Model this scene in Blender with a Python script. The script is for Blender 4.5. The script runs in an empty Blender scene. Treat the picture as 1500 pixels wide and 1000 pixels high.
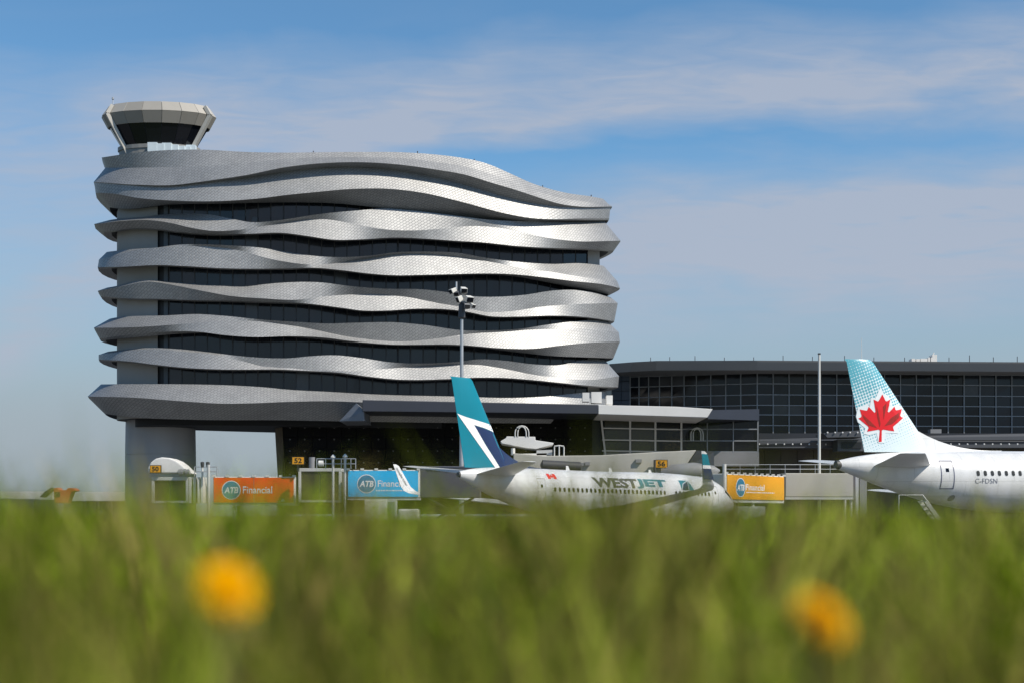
import bpy, bmesh, math, random
import numpy as np
from mathutils import Vector, Matrix
random.seed(7); rng = np.random.default_rng(11)
SC = bpy.context.scene
R = math.radians

# ------------------------------------------------------------------ camera, sky, sun, exposure
F = 2083.0          # focal length in photograph pixels (1500 wide, 50 mm on a 36 mm frame)
HZ = 755.0          # row of the horizon in the photograph
CZ = 1.6            # height of the lens above the apron
SUN_AZ, SUN_EL = 59.0, 46.0       # sun: degrees to the right of straight behind the lens, and up
cam = bpy.data.cameras.new('camera'); camo = bpy.data.objects.new('camera', cam)
SC.collection.objects.link(camo); SC.camera = camo
camo.location = (0, 0, CZ); camo.rotation_euler = (R(90), 0, 0)
cam.lens = 50; cam.sensor_width = 36; cam.shift_y = (HZ-500)/1500
cam.clip_start = 0.05; cam.clip_end = 20000
cam.dof.use_dof = True; cam.dof.focus_distance = 150; cam.dof.aperture_fstop = 2.2
sun_dir = Vector((math.sin(R(SUN_AZ))*math.cos(R(SUN_EL)), -math.cos(R(SUN_AZ))*math.cos(R(SUN_EL)), math.sin(R(SUN_EL))))
sl = bpy.data.lights.new('sun', 'SUN'); sl.energy = 3.5; sl.angle = R(0.53); sl.color = (1, .93, .82)
so = bpy.data.objects.new('sun', sl); SC.collection.objects.link(so)
so.rotation_euler = (-sun_dir).to_track_quat('-Z', 'Y').to_euler(); so.location = (60, -40, 80)
SC.view_settings.view_transform = 'Standard'; SC.view_settings.look = 'None'
SC.view_settings.exposure = 0.55; SC.view_settings.gamma = 1.0; SC.view_settings.use_curve_mapping = False
SC.cycles.max_bounces = 6

W = bpy.data.worlds.new('World'); SC.world = W; W.use_nodes = True
def sky_nodes():
    nt = W.node_tree; N = nt.nodes; L = nt.links; N.clear()
    def m(op, a, b=None, c=None, clamp=False):
        n = N.new('ShaderNodeMath'); n.operation = op; n.use_clamp = clamp
        for i, v in enumerate((a, b, c)):
            if v is None: continue
            if isinstance(v, (int, float)): n.inputs[i].default_value = v
            else: L.new(v, n.inputs[i])
        return n.outputs[0]
    sky = N.new('ShaderNodeTexSky'); sky.sky_type = 'NISHITA'; sky.sun_disc = False
    sky.sun_elevation = R(SUN_EL); sky.sun_rotation = math.atan2(sun_dir.x, sun_dir.y)
    sky.altitude = 700; sky.air_density = 1.1; sky.dust_density = 0.0; sky.ozone_density = 7.0
    tc = N.new('ShaderNodeTexCoord'); sx = N.new('ShaderNodeSeparateXYZ'); L.new(tc.outputs['Generated'], sx.inputs[0])
    x, y, z = sx.outputs
    yy = m('MAXIMUM', m('ABSOLUTE', y), 0.25)
    u = m('DIVIDE', x, yy); v = m('DIVIDE', z, yy)
    def noise(su, sv, scale, detail, dist, off):
        c = N.new('ShaderNodeCombineXYZ'); L.new(m('MULTIPLY', u, su), c.inputs[0]); L.new(m('MULTIPLY', v, sv), c.inputs[1])
        c.inputs[2].default_value = off
        t = N.new('ShaderNodeTexNoise'); L.new(c.outputs[0], t.inputs['Vector'])
        t.inputs['Scale'].default_value = scale; t.inputs['Detail'].default_value = detail; t.inputs['Distortion'].default_value = dist
        return t.outputs[0]
    n1 = noise(1, 2.2, 5, 6, .4, 1.3); n2 = noise(1, 5, 6, 8, .8, 4.1); n3 = noise(1, 6, 16, 9, 1.0, 8.3)
    vw = m('ADD', v, m('MULTIPLY', m('SUBTRACT', n1, .5), .09))
    def streak(v0, slope, up, dn, gain, u0, fade):
        # a long thin veil: soft above, crisper below, dying out at one end
        d = m('SUBTRACT', vw, m('ADD', m('MULTIPLY', u, slope), v0))
        a = m('SUBTRACT', 1, m('DIVIDE', m('MAXIMUM', d, 0), up), clamp=True)
        b = m('SUBTRACT', 1, m('DIVIDE', m('MAXIMUM', m('MULTIPLY', d, -1), 0), dn), clamp=True)
        s = m('SMOOTH_MIN', a, b, .25)
        e = m('MULTIPLY_ADD', m('SUBTRACT', u, u0), fade, 0.5, clamp=True)
        return m('MULTIPLY', m('MULTIPLY', s, e), gain)
    s = streak(.28, .052, .07, .028, 1.6, -.27, 9)
    s = m('ADD', s, streak(.192, .085, .055, .09, 2.1, .03, 9))
    s = m('ADD', s, streak(.325, .55, .03, .035, .9, -.05, -9))
    s = m('ADD', s, streak(.20, -.12, .09, .12, 1.1, -.22, -7))
    tex = m('MULTIPLY_ADD', n2, .75, m('MULTIPLY_ADD', n3, .75, -.12))
    veil = m('MULTIPLY', s, tex)
    gen = m('MULTIPLY', m('SUBTRACT', m('MULTIPLY_ADD', n2, .6, m('MULTIPLY', n1, .5)), .56, clamp=True), .3)
    cloud = m('MULTIPLY', m('ADD', veil, gen, clamp=True), .86)
    low = m('SUBTRACT', 1, m('DIVIDE', m('MAXIMUM', z, 0), .24), clamp=True)   # grey-blue murk towards the horizon
    low = m('SMOOTH_MIN', m('MULTIPLY', low, 1.35), .97, .2)
    def mixc(f, a, col):
        mix = N.new('ShaderNodeMix'); mix.data_type = 'RGBA'; L.new(f, mix.inputs[0]); L.new(a, mix.inputs[6]); mix.inputs[7].default_value = col; return mix.outputs[2]
    wb = N.new('ShaderNodeMix'); wb.data_type = 'RGBA'; wb.blend_type = 'MULTIPLY'; wb.inputs[0].default_value = 1; L.new(sky.outputs[0], wb.inputs[6]); wb.inputs[7].default_value = (.90, 1.08, 1.02, 1)
    c1 = mixc(low, wb.outputs[2], (2.75, 3.2, 3.6, 1))
    c2 = mixc(cloud, c1, (3.35, 3.72, 4.5, 1))
    bg = N.new('ShaderNodeBackground'); bg.inputs[1].default_value = 0.088; L.new(c2, bg.inputs[0])
    out = N.new('ShaderNodeOutputWorld'); L.new(bg.outputs[0], out.inputs[0])
sky_nodes()

# ------------------------------------------------------------------ helpers
def P(px, py, Y): return Vector(((px-750)/F*Y, Y, CZ+(HZ-py)/F*Y))
def PX(px, Y): return (px-750)/F*Y
def PZ(py, Y): return CZ+(HZ-py)/F*Y
MATS = {}
def mat(name, rgb, rough=.5, metal=0.0, var=.12, scale=1.5, bump=0.0, bscale=8.0, spec=.5, coat=0.0, streaks=0.0):
    if name in MATS: return MATS[name]
    m = bpy.data.materials.new(name); MATS[name] = m; m.use_nodes = True
    nt = m.node_tree; b = nt.nodes['Principled BSDF']
    b.inputs['Roughness'].default_value = rough; b.inputs['Metallic'].default_value = metal
    b.inputs['Specular IOR Level'].default_value = spec; b.inputs['Coat Weight'].default_value = coat
    tc = nt.nodes.new('ShaderNodeTexCoord')
    no = nt.nodes.new('ShaderNodeTexNoise'); no.inputs['Scale'].default_value = scale; no.inputs['Detail'].default_value = 6
    mp = nt.nodes.new('ShaderNodeMapping'); nt.links.new(tc.outputs['Object'], mp.inputs[0])
    if streaks: mp.inputs['Scale'].default_value = (1, 1, .12)
    nt.links.new(mp.outputs[0], no.inputs['Vector'])
    mx = nt.nodes.new('ShaderNodeMix'); mx.data_type = 'RGBA'
    mx.inputs[6].default_value = (*[c*(1-var) for c in rgb], 1); mx.inputs[7].default_value = (*[min(1, c*(1+var)) for c in rgb], 1)
    nt.links.new(no.outputs[0], mx.inputs[0]); nt.links.new(mx.outputs[2], b.inputs['Base Color'])
    if bump:
        n2 = nt.nodes.new('ShaderNodeTexNoise'); n2.inputs['Scale'].default_value = bscale; n2.inputs['Detail'].default_value = 4
        nt.links.new(tc.outputs['Object'], n2.inputs['Vector'])
        bm_ = nt.nodes.new('ShaderNodeBump'); bm_.inputs['Strength'].default_value = bump; bm_.inputs['Distance'].default_value = .05
        nt.links.new(n2.outputs[0], bm_.inputs['Height']); nt.links.new(bm_.outputs[0], b.inputs['Normal'])
    return m
def lamp_mat(name, rgb, e):
    m = mat(name, rgb); b = m.node_tree.nodes['Principled BSDF']
    b.inputs['Emission Color'].default_value = (*rgb, 1); b.inputs['Emission Strength'].default_value = e
    return m

FRAME = {}
def thing(name, label, cat, loc, rotz=0.0, group=None, pitch=0.0):
    o = bpy.data.objects.new(name, None); SC.collection.objects.link(o); o.empty_display_size = .5
    o.location = loc; o.rotation_euler = (0, pitch, rotz)
    o['label'] = label; o['category'] = cat
    if group: o['group'] = group
    FRAME[o.name] = (Matrix.Translation(Vector(loc)) @ Matrix.Rotation(rotz, 4, 'Z') @ Matrix.Rotation(pitch, 4, 'Y')).inverted()
    return o
class MB:
    def __init__(s): s.v = []; s.f = []
    def add(s, vs, fs):
        k = len(s.v); s.v += [tuple(p) for p in vs]; s.f += [tuple(i+k for i in f) for f in fs]; return s
    def hexa(s, p):      # p: bottom 4 then top 4, same winding
        return s.add(p, [(3, 2, 1, 0), (4, 5, 6, 7), (0, 1, 5, 4), (1, 2, 6, 5), (2, 3, 7, 6), (3, 0, 4, 7)])
    def box(s, a, b):
        x0, y0, z0 = a; x1, y1, z1 = b
        return s.hexa([(x0, y0, z0), (x1, y0, z0), (x1, y1, z0), (x0, y1, z0), (x0, y0, z1), (x1, y0, z1), (x1, y1, z1), (x0, y1, z1)])
    def beam(s, p0, p1, w, h):
        p0, p1 = Vector(p0), Vector(p1); d = (p1-p0).normalized()
        up = Vector((0, 0, 1)) if abs(d.z) < .95 else Vector((0, 1, 0))
        sd = d.cross(up).normalized()*w/2; u = sd.cross(d).normalized()*h/2
        return s.hexa([p0-sd-u, p0+sd-u, p1+sd-u, p1-sd-u, p0-sd+u, p0+sd+u, p1+sd+u, p1-sd+u])
    def tube(s, pts, r, n=8, cap=True):
        pts = [Vector(p) for p in pts]; rs = r if isinstance(r, (list, tuple)) else [r]*len(pts)
        vs = []; fs = []
        for i, p in enumerate(pts):
            d = (pts[min(i+1, len(pts)-1)]-pts[max(i-1, 0)]).normalized()
            a = d.cross(Vector((0, 0, 1)) if abs(d.z) < .9 else Vector((1, 0, 0))).normalized(); b = d.cross(a)
            for k in range(n):
                t = 2*math.pi*k/n; vs.append(p+(a*math.cos(t)+b*math.sin(t))*rs[i])
        for i in range(len(pts)-1):
            for k in range(n):
                fs.append((i*n+k, i*n+(k+1) % n, (i+1)*n+(k+1) % n, (i+1)*n+k))
        if cap: fs += [tuple(range(n-1, -1, -1)), tuple((len(pts)-1)*n+k for k in range(n))]
        return s.add(vs, fs)
    def lathe(s, prof, org, ax, n=24):       # prof: (distance along ax, radius)
        org = Vector(org); ax = Vector(ax).normalized()
        return s.tube([org+ax*d for d, r in prof], [max(r, 1e-3) for d, r in prof], n)
    def prism(s, poly, off):                 # planar polygon pushed along off
        n = len(poly); off = Vector(off); poly = [Vector(p) for p in poly]
        return s.add(poly+[p+off for p in poly], [tuple(range(n)), tuple(range(2*n-1, n-1, -1))]+[(i, i+n, (i+1) % n+n, (i+1) % n) for i in range(n)])
    def build(s, name, m, parent=None, smooth=False, kind=None, local=False, bevel=0):
        me = bpy.data.meshes.new(name); vs = s.v
        fr = FRAME.get(parent.name) if parent else None
        if fr is not None and not local: vs = [tuple(fr @ Vector(p)) for p in vs]
        me.from_pydata(vs, [], s.f)
        bm = bmesh.new(); bm.from_mesh(me); bmesh.ops.recalc_face_normals(bm, faces=bm.faces)
        if smooth:
            for f in bm.faces: f.smooth = True
            for e in bm.edges:
                if len(e.link_faces) == 2 and e.calc_face_angle(0) > R(smooth if smooth is not True else 40): e.smooth = False
        bm.to_mesh(me); bm.free()
        me.materials.append(m)
        o = bpy.data.objects.new(name, me); SC.collection.objects.link(o)
        if parent:
            o.parent = parent
            if fr is not None: FRAME[o.name] = fr
        if bevel:
            md = o.modifiers.new('bevel', 'BEVEL'); md.width = bevel; md.segments = 2; md.limit_method = 'ANGLE'
        if kind: o['kind'] = kind
        return o
def tag(o, label, cat, group=None):
    o['label'] = label; o['category'] = cat
    if group: o['group'] = group
    return o
def hermite(pts):
    xs = np.array([p[0] for p in pts], float); ys = np.array([p[1] for p in pts], float)
    d = np.diff(ys)/np.diff(xs); t = np.zeros(len(xs)); t[0], t[-1] = d[0], d[-1]
    h = np.diff(xs); t[1:-1] = (d[:-1]*h[1:]+d[1:]*h[:-1])/(h[1:]+h[:-1])
    def f(x):
        x = np.clip(x, xs[0], xs[-1]); i = np.clip(np.searchsorted(xs, x)-1, 0, len(xs)-2)
        k = (x-xs[i])/h[i]
        return (2*k**3-3*k**2+1)*ys[i]+(k**3-2*k**2+k)*h[i]*t[i]+(-2*k**3+3*k**2)*ys[i+1]+(k**3-k**2)*h[i]*t[i+1]
    return f
def text_polys(s, bold=0.0, shear=0.0):
    """lettering as flat triangles, fitted to the unit box"""
    cu = bpy.data.curves.new('t', 'FONT'); cu.body = s; cu.size = 1; cu.offset = bold; cu.shear = shear; cu.resolution_u = 3
    o = bpy.data.objects.new('t', cu); SC.collection.objects.link(o)
    bpy.context.view_layer.update()
    me = bpy.data.meshes.new_from_object(o.evaluated_get(bpy.context.evaluated_depsgraph_get()))
    bm = bmesh.new(); bm.from_mesh(me); bmesh.ops.triangulate(bm, faces=bm.faces)
    vs = [(v.co.x, v.co.y) for v in bm.verts]; bm.verts.index_update(); fs = [tuple(v.index for v in f.verts) for f in bm.faces]
    bm.free(); bpy.data.meshes.remove(me); bpy.data.objects.remove(o); bpy.data.curves.remove(cu)
    x0 = min(v[0] for v in vs); x1 = max(v[0] for v in vs); y0 = min(v[1] for v in vs); y1 = max(v[1] for v in vs)
    return [((a-x0)/(x1-x0), (b-y0)/(y1-y0)) for a, b in vs], fs
def poly2d(pts, res=None):
    bm = bmesh.new(); bm.faces.new([bm.verts.new((x, y, 0)) for x, y in pts]); bmesh.ops.triangulate(bm, faces=bm.faces)
    if res: split_long(bm, res)
    bm.verts.index_update(); vs = [(v.co.x, v.co.y) for v in bm.verts]; fs = [tuple(v.index for v in f.verts) for f in bm.faces]; bm.free()
    return vs, fs
def split_long(bm, res):
    for _ in range(6):
        es = [e for e in bm.edges if e.calc_length() > res]
        if not es: break
        bmesh.ops.subdivide_edges(bm, edges=es, cuts=1); bmesh.ops.triangulate(bm, faces=bm.faces)
def refine(vs, fs, res):
    bm = bmesh.new(); vv = [bm.verts.new((x, y, 0)) for x, y in vs]
    for f in fs:
        try: bm.faces.new([vv[i] for i in f])
        except ValueError: pass
    split_long(bm, res); bm.verts.index_update()
    r = [(v.co.x, v.co.y) for v in bm.verts], [tuple(v.index for v in f.verts) for f in bm.faces]; bm.free(); return r
def flat_decal(vs, fs, name, m, parent, org, ux, uy, w, h):
    org, ux, uy = Vector(org), Vector(ux).normalized(), Vector(uy).normalized()
    return MB().add([org+ux*(a*w)+uy*(b*h) for a, b in vs], fs).build(name, m, parent)

# ------------------------------------------------------------------ materials
def shingle_mat():
    """brushed aluminium shingles laid in diagonal courses"""
    m = bpy.data.materials.new('aluminium_shingles'); m.use_nodes = True; nt = m.node_tree; N = nt.nodes; L = nt.links
    b = N['Principled BSDF']; b.inputs['Metallic'].default_value = .55; b.inputs['Roughness'].default_value = .52
    uv = N.new('ShaderNodeUVMap'); uv.uv_map = 'UVMap'
    mp = N.new('ShaderNodeMapping'); mp.inputs['Rotation'].default_value = (0, 0, R(38)); L.new(uv.outputs[0], mp.inputs[0])
    br = N.new('ShaderNodeTexBrick'); L.new(mp.outputs[0], br.inputs[0]); br.offset = .5
    br.inputs['Color1'].default_value = (.425, .426, .422, 1); br.inputs['Color2'].default_value = (.355, .357, .356, 1); br.inputs['Mortar'].default_value = (.255, .257, .259, 1)
    br.inputs['Scale'].default_value = 1; br.inputs['Mortar Size'].default_value = .035; br.inputs['Mortar Smooth'].default_value = .3
    br.inputs['Brick Width'].default_value = .46; br.inputs['Row Height'].default_value = .30; br.inputs['Bias'].default_value = -.2
    no = N.new('ShaderNodeTexNoise'); no.inputs['Scale'].default_value = .35; no.inputs['Detail'].default_value = 5; L.new(uv.outputs[0], no.inputs['Vector'])
    mx = N.new('ShaderNodeMix'); mx.data_type = 'RGBA'; mx.blend_type = 'MULTIPLY'; mx.inputs[0].default_value = .35
    L.new(br.outputs[0], mx.inputs[6]); L.new(no.outputs[0], mx.inputs[7]); L.new(mx.outputs[2], b.inputs['Base Color'])
    bp = N.new('ShaderNodeBump'); bp.inputs['Strength'].default_value = .4; bp.inputs['Distance'].default_value = .06
    ad = N.new('ShaderNodeMath'); ad.operation = 'SUBTRACT'; bw = N.new('ShaderNodeRGBToBW'); L.new(br.outputs[0], bw.inputs[0])
    L.new(bw.outputs[0], ad.inputs[0]); L.new(br.outputs[1], ad.inputs[1])
    L.new(ad.outputs[0], bp.inputs['Height']); L.new(bp.outputs[0], b.inputs['Normal'])
    return m
M_SH = shingle_mat()
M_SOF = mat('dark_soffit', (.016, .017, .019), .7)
M_CONC = mat('pale_concrete', (.33, .318, .30), .8, var=.1, scale=.5, bump=.15, streaks=1)
M_GLASS = mat('blue_black_glass', (.010, .014, .022), .10, var=.35, scale=.25, spec=.5)
M_TGLASS = mat('black_hall_glass', (.006, .007, .010), .09, var=.3, scale=.2, spec=.35)
M_FRAME = mat('dark_window_frame', (.012, .014, .018), .5)
M_MULL = mat('grey_mullion', (.26, .27, .28), .45, metal=.2)
M_WHITE = mat('white_metal_panel', (.74, .72, .68), .5, var=.07, scale=.4, bump=.05)
M_NAVY = mat('slate_blue_fascia', (.028, .032, .045), .45, var=.12, scale=.3)
M_BLACK = mat('black_cladding', (.006, .0055, .0055), .6, var=.25, scale=.6, spec=.12)
M_BRONZE = mat('beige_grey_panel', (.36, .335, .29), .55, var=.08, scale=.5)
M_BEIGE = mat('beige_tunnel', (.44, .42, .365), .6, var=.1, scale=.5, streaks=1)
M_GREY = mat('mid_grey_paint', (.23, .23, .235), .55, var=.12, scale=.6)
M_LGREY = mat('light_grey_paint', (.50, .50, .485), .55, var=.12, scale=.6, streaks=1)
M_DGREY = mat('charcoal_metal', (.05, .05, .055), .5)
M_STEEL = mat('galvanised_steel', (.48, .49, .50), .42, metal=.6)
M_TYRE = mat('tyre_rubber', (.018, .018, .02), .85)

# ------------------------------------------------------------------ ground
def struct(name, mb, m, **k):
    o = mb.build(name, m, **k); o['kind'] = 'structure'; return o
M_GROUND = mat('far_grass', (.07, .095, .028), .95, var=.35, scale=.03)
M_SOIL = mat('grass_floor', (.06, .065, .022), .95, var=.4, scale=3, bump=.5)
M_APRON = mat('apron_concrete', (.13, .126, .12), .85, var=.15, scale=.08, bump=.1)
struct('ground', MB().add([(-9000, -3000, -.06), (9000, -3000, -.06), (9000, 14000, -.06), (-9000, 14000, -.06)], [(0, 1, 2, 3)]), M_GROUND)
def apron():
    mb = MB(); w = 7.5
    mb.add([(-330, 62, -.03), (330, 62, -.03), (330, 330, -.03), (-330, 330, -.03)], [(0, 1, 2, 3)])
    return mb
ap = struct('apron', apron(), M_APRON)
def slabs():
    # concrete slabs of the apron with open joints, nearest rows
    me = None; w = 7.5
    for i in range(-12, 13):
        for j in range(0, 10):
            x, y = i*w, 64+j*w
            if abs(x) > .45*y: continue
            if me is None:
                o = MB().box((0.03, 0.03, -.028), (w-.03, w-.03, 0)).build('slab', M_APRON, ap); me = o.data
            else:
                o = bpy.data.objects.new('slab', me); SC.collection.objects.link(o); o.parent = ap
            o.location = (x, y, random.uniform(-.004, .004))
slabs()
GND = CZ-.34
def knoll_z(x, y):
    t = min(1, max(0, (y-38)/22)); t = t*t*(3-2*t)
    n = .012*math.sin(x*1.7+y*.9)+.015*math.sin(x*.6-y*1.3)
    return (GND+n)*(1-t)+(-.05)*t
def knoll():
    mb = MB(); xs = np.concatenate([np.linspace(-70, -8, 14), np.linspace(-7, 7, 36), np.linspace(8, 70, 14)]); ys = np.concatenate([np.linspace(-14, 12, 60), np.linspace(13, 61, 40)])
    vs = [(x, y, knoll_z(x, y)) for y in ys for x in xs]; n = len(xs)
    fs = [(j*n+i, j*n+i+1, (j+1)*n+i+1, (j+1)*n+i) for j in range(len(ys)-1) for i in range(n-1)]
    return mb.add(vs, fs)
struct('grass_knoll', knoll(), M_SOIL, smooth=True)

# ------------------------------------------------------------------ office tower with wavy bands
BETA = R(17); BCX, BCY, BA, BB = -18.24, 178.0, 30.57, 10.0
NL, NR = 2.15, 3.4
def plan(th):
    c, s = math.cos(th), math.sin(th); n = NL if c < 0 else NR
    p = math.copysign(abs(c)**(2/n), c)*BA; q = math.copysign(abs(s)**(2/n), s)*BB
    return BCX+p*math.cos(BETA)-q*math.sin(BETA), BCY+p*math.sin(BETA)+q*math.cos(BETA)
def resample(n):
    th = np.linspace(math.pi, 3*math.pi, 6001); pts = np.array([plan(t) for t in th])
    s = np.concatenate([[0], np.cumsum(np.hypot(*np.diff(pts, axis=0).T))])
    return th, pts, s
_th, _pts, _s = resample(0)
_px = 750+F*_pts[:, 0]/_pts[:, 1]
_nor = np.gradient(_pts, axis=0); _nor = np.stack([_nor[:, 1], -_nor[:, 0]], 1); _nor /= np.linalg.norm(_nor, axis=1)[:, None]
SF = _s[3000]       # arclength of the front half (left end to right end)
NFRONT, NBACK = 260, 70
def sample_s():
    k = np.linspace(0, 1, NFRONT); e = .5-.5*np.cos(math.pi*k); front = SF*(.55*k+.45*e)
    back = np.linspace(SF, _s[-1], NBACK+1)[1:-1]
    return front, back
FR_S, BK_S = sample_s()
def at_s(s, arr): return np.array([np.interp(s, _s, arr[:, i]) for i in range(arr.shape[1])])
ALLS = np.concatenate([FR_S, BK_S])
PL = np.stack([np.interp(ALLS, _s, _pts[:, i]) for i in (0, 1)], 1)
NO = np.stack([np.interp(ALLS, _s, _nor[:, i]) for i in (0, 1)], 1); NO /= np.linalg.norm(NO, axis=1)[:, None]
PC = (PL[:, 0]-BCX)*math.cos(BETA)+(PL[:, 1]-BCY)*math.sin(BETA)     # position along the long axis
def curve_xyz(line, off):
    """plan ring of one band edge: line = height as seen in the photograph, off = how far it stands out"""
    fy, fo = hermite(line), hermite(off)
    px0 = 750+F*PL[:, 0]/PL[:, 1]
    o = np.array([float(fo(x)) for x in px0])
    nf = len(FR_S)
    o[nf:] = np.interp(PC[nf:], PC[:nf], o[:nf])
    X = PL[:, 0]+NO[:, 0]*o; Y = PL[:, 1]+NO[:, 1]*o
    px = 750+F*X/Y
    z = np.empty(len(X)); z[:nf] = [CZ+(HZ-float(fy(a)))/F*b for a, b in zip(px[:nf], Y[:nf])]
    # keep the level steady where the ring turns out of sight
    il = int(np.argmin(px[:nf])); ir = int(np.argmax(px[:nf]))
    if il > 0: z[:il] = z[il]
    if ir < nf-1: z[ir:nf] = z[ir]
    z[nf:] = np.interp(PC[nf:], PC[:nf], z[:nf])
    return np.stack([X, Y, z], 1)
tower = thing('office_tower', 'eight-storey silver office building wrapped in wavy metal bands, propped on a round column', 'building', (-14, 176, 0))
def loft_band(name, rings, mats=None, label=None, soffit=True):
    n = len(ALLS); vs = np.concatenate(rings); K = len(rings)
    inner_b = np.stack([PL[:, 0]-NO[:, 0]*.9, PL[:, 1]-NO[:, 1]*.9, rings[-1][:, 2]+.25], 1)
    inner_t = np.stack([PL[:, 0]-NO[:, 0]*.9, PL[:, 1]-NO[:, 1]*.9, np.maximum(rings[0][:, 2]-.1, rings[-1][:, 2]+.3)], 1)
    vs = np.concatenate([vs, inner_b, inner_t]); tot = K+2
    fs = []; mi = []
    for k in range(tot):
        a, b = k*n, ((k+1) % tot)*n
        for i in range(n):
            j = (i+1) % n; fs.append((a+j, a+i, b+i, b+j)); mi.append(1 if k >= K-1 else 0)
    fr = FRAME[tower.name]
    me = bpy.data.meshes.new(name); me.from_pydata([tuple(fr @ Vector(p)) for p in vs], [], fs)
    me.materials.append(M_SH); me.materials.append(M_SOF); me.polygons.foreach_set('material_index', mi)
    uv = me.uv_layers.new(name='UVMap')
    arc = np.concatenate([ALLS, [_s[-1]]])
    prof = [np.zeros(n)]
    for k in range(1, tot): prof.append(prof[-1]+np.linalg.norm(vs[k*n:(k+1)*n]-vs[(k-1)*n:k*n], axis=1))
    prof.append(prof[-1]+1)
    data = np.empty((len(fs)*4, 2)); q = 0
    for k in range(tot):
        for i in range(n):
            j = (i+1) % n
            data[q] = (arc[i+1], prof[k][j]); data[q+1] = (arc[i], prof[k][i]); data[q+2] = (arc[i], prof[k+1][i]); data[q+3] = (arc[i+1], prof[k+1][j]); q += 4
    uv.data.foreach_set('uv', data.ravel())
    bm = bmesh.new(); bm.from_mesh(me)
    for f in bm.faces: f.smooth = True
    for e in bm.edges:
        if len(e.link_faces) == 2:
            a, b = e.verts[0].index//n, e.verts[1].index//n
            if a == b: e.smooth = False      # creases run along the bands
    bm.to_mesh(me); bm.free()
    o = bpy.data.objects.new(name, me); SC.collection.objects.link(o); o.parent = tower
    if label: o['label'] = label
    return o
def offs(st, k): return [(s[0], s[1][k]) for s in st]
# --- edges traced along the facade (column, row) for top edge, crease, lower edge
T1 = [(150, 231), (170, 228), (220, 222), (290, 219.5), (360, 223), (420, 224), (460, 223.6), (530, 223), (600, 224), (640, 227), (666, 230), (716, 241), (744, 253), (780, 269), (830, 283), (870, 289), (884, 292), (895, 297)]
C1 = [(150, 246), (204, 246), (260, 245), (320, 242), (370, 238), (420, 233), (480, 231), (530, 230.5), (600, 233), (640, 238), (680, 244), (716, 254), (760, 270), (820, 290), (870, 297), (895, 300)]
B1 = [(140, 267), (200, 271), (260, 271), (284, 268), (320, 263), (360, 257), (420, 245), (480, 239), (530, 238), (580, 241), (640, 249), (680, 256), (720, 268), (760, 280), (790, 290), (820, 299), (850, 303), (895, 303)]
T2 = [(140, 268), (200, 272), (260, 272), (284, 269.6), (320, 265.5), (360, 260.5), (430, 251), (480, 246), (540, 246), (600, 253), (640, 261), (690, 274), (730, 286), (760, 294), (800, 301), (840, 304.5), (895, 304.5)]
B2 = [(140, 283), (166, 284), (200, 290), (250, 294), (320, 295), (380, 291), (420, 286), (460, 282), (520, 277), (570, 277), (620, 283), (680, 297), (740, 313), (780, 320), (810, 321.5), (850, 320.5), (895, 320.5)]
U2 = [(140, 300), (174, 306), (250, 300), (320, 299), (380, 297.5), (440, 297), (500, 299), (560, 305.5), (620, 311.5), (680, 317.5), (720, 322.5), (752, 324.5), (810, 323.5), (895, 323)]
st1 = [(140, (1.35, .85, 2.2)), (200, (1.1, .8, 2.1)), (250, (.8, .9, 2.0)), (300, (.4, 1.2, 1.9)), (400, (.6, 1.2, 2.2)), (500, (.8, 1.3, 2.3)), (640, (.6, 1.3, 2.3)), (760, (.4, 1.2, 2.0)), (850, (.0, .8, 1.3)), (900, (.0, .6, 1.0))]
st2 = [(140, (2.25, 1.9, .3)), (200, (1.9, 2.0, .4)), (300, (1.4, 2.0, .3)), (400, (.9, 2.1, .3)), (500, (.9, 2.2, .3)), (640, (.9, 2.2, .3)), (760, (1.0, 1.9, .5)), (820, (1.1, 1.3, 1.0)), (900, (.8, .6, .5))]
loft_band('wavy_band', [curve_xyz(T1, offs(st1, 0)), curve_xyz(C1, offs(st1, 1)), curve_xyz(B1, offs(st1, 2)),
                        curve_xyz(T2, offs(st2, 0)), curve_xyz(B2, offs(st2, 1)), curve_xyz(U2, offs(st2, 2))], label='double silver roof band falling away to the right')
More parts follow.
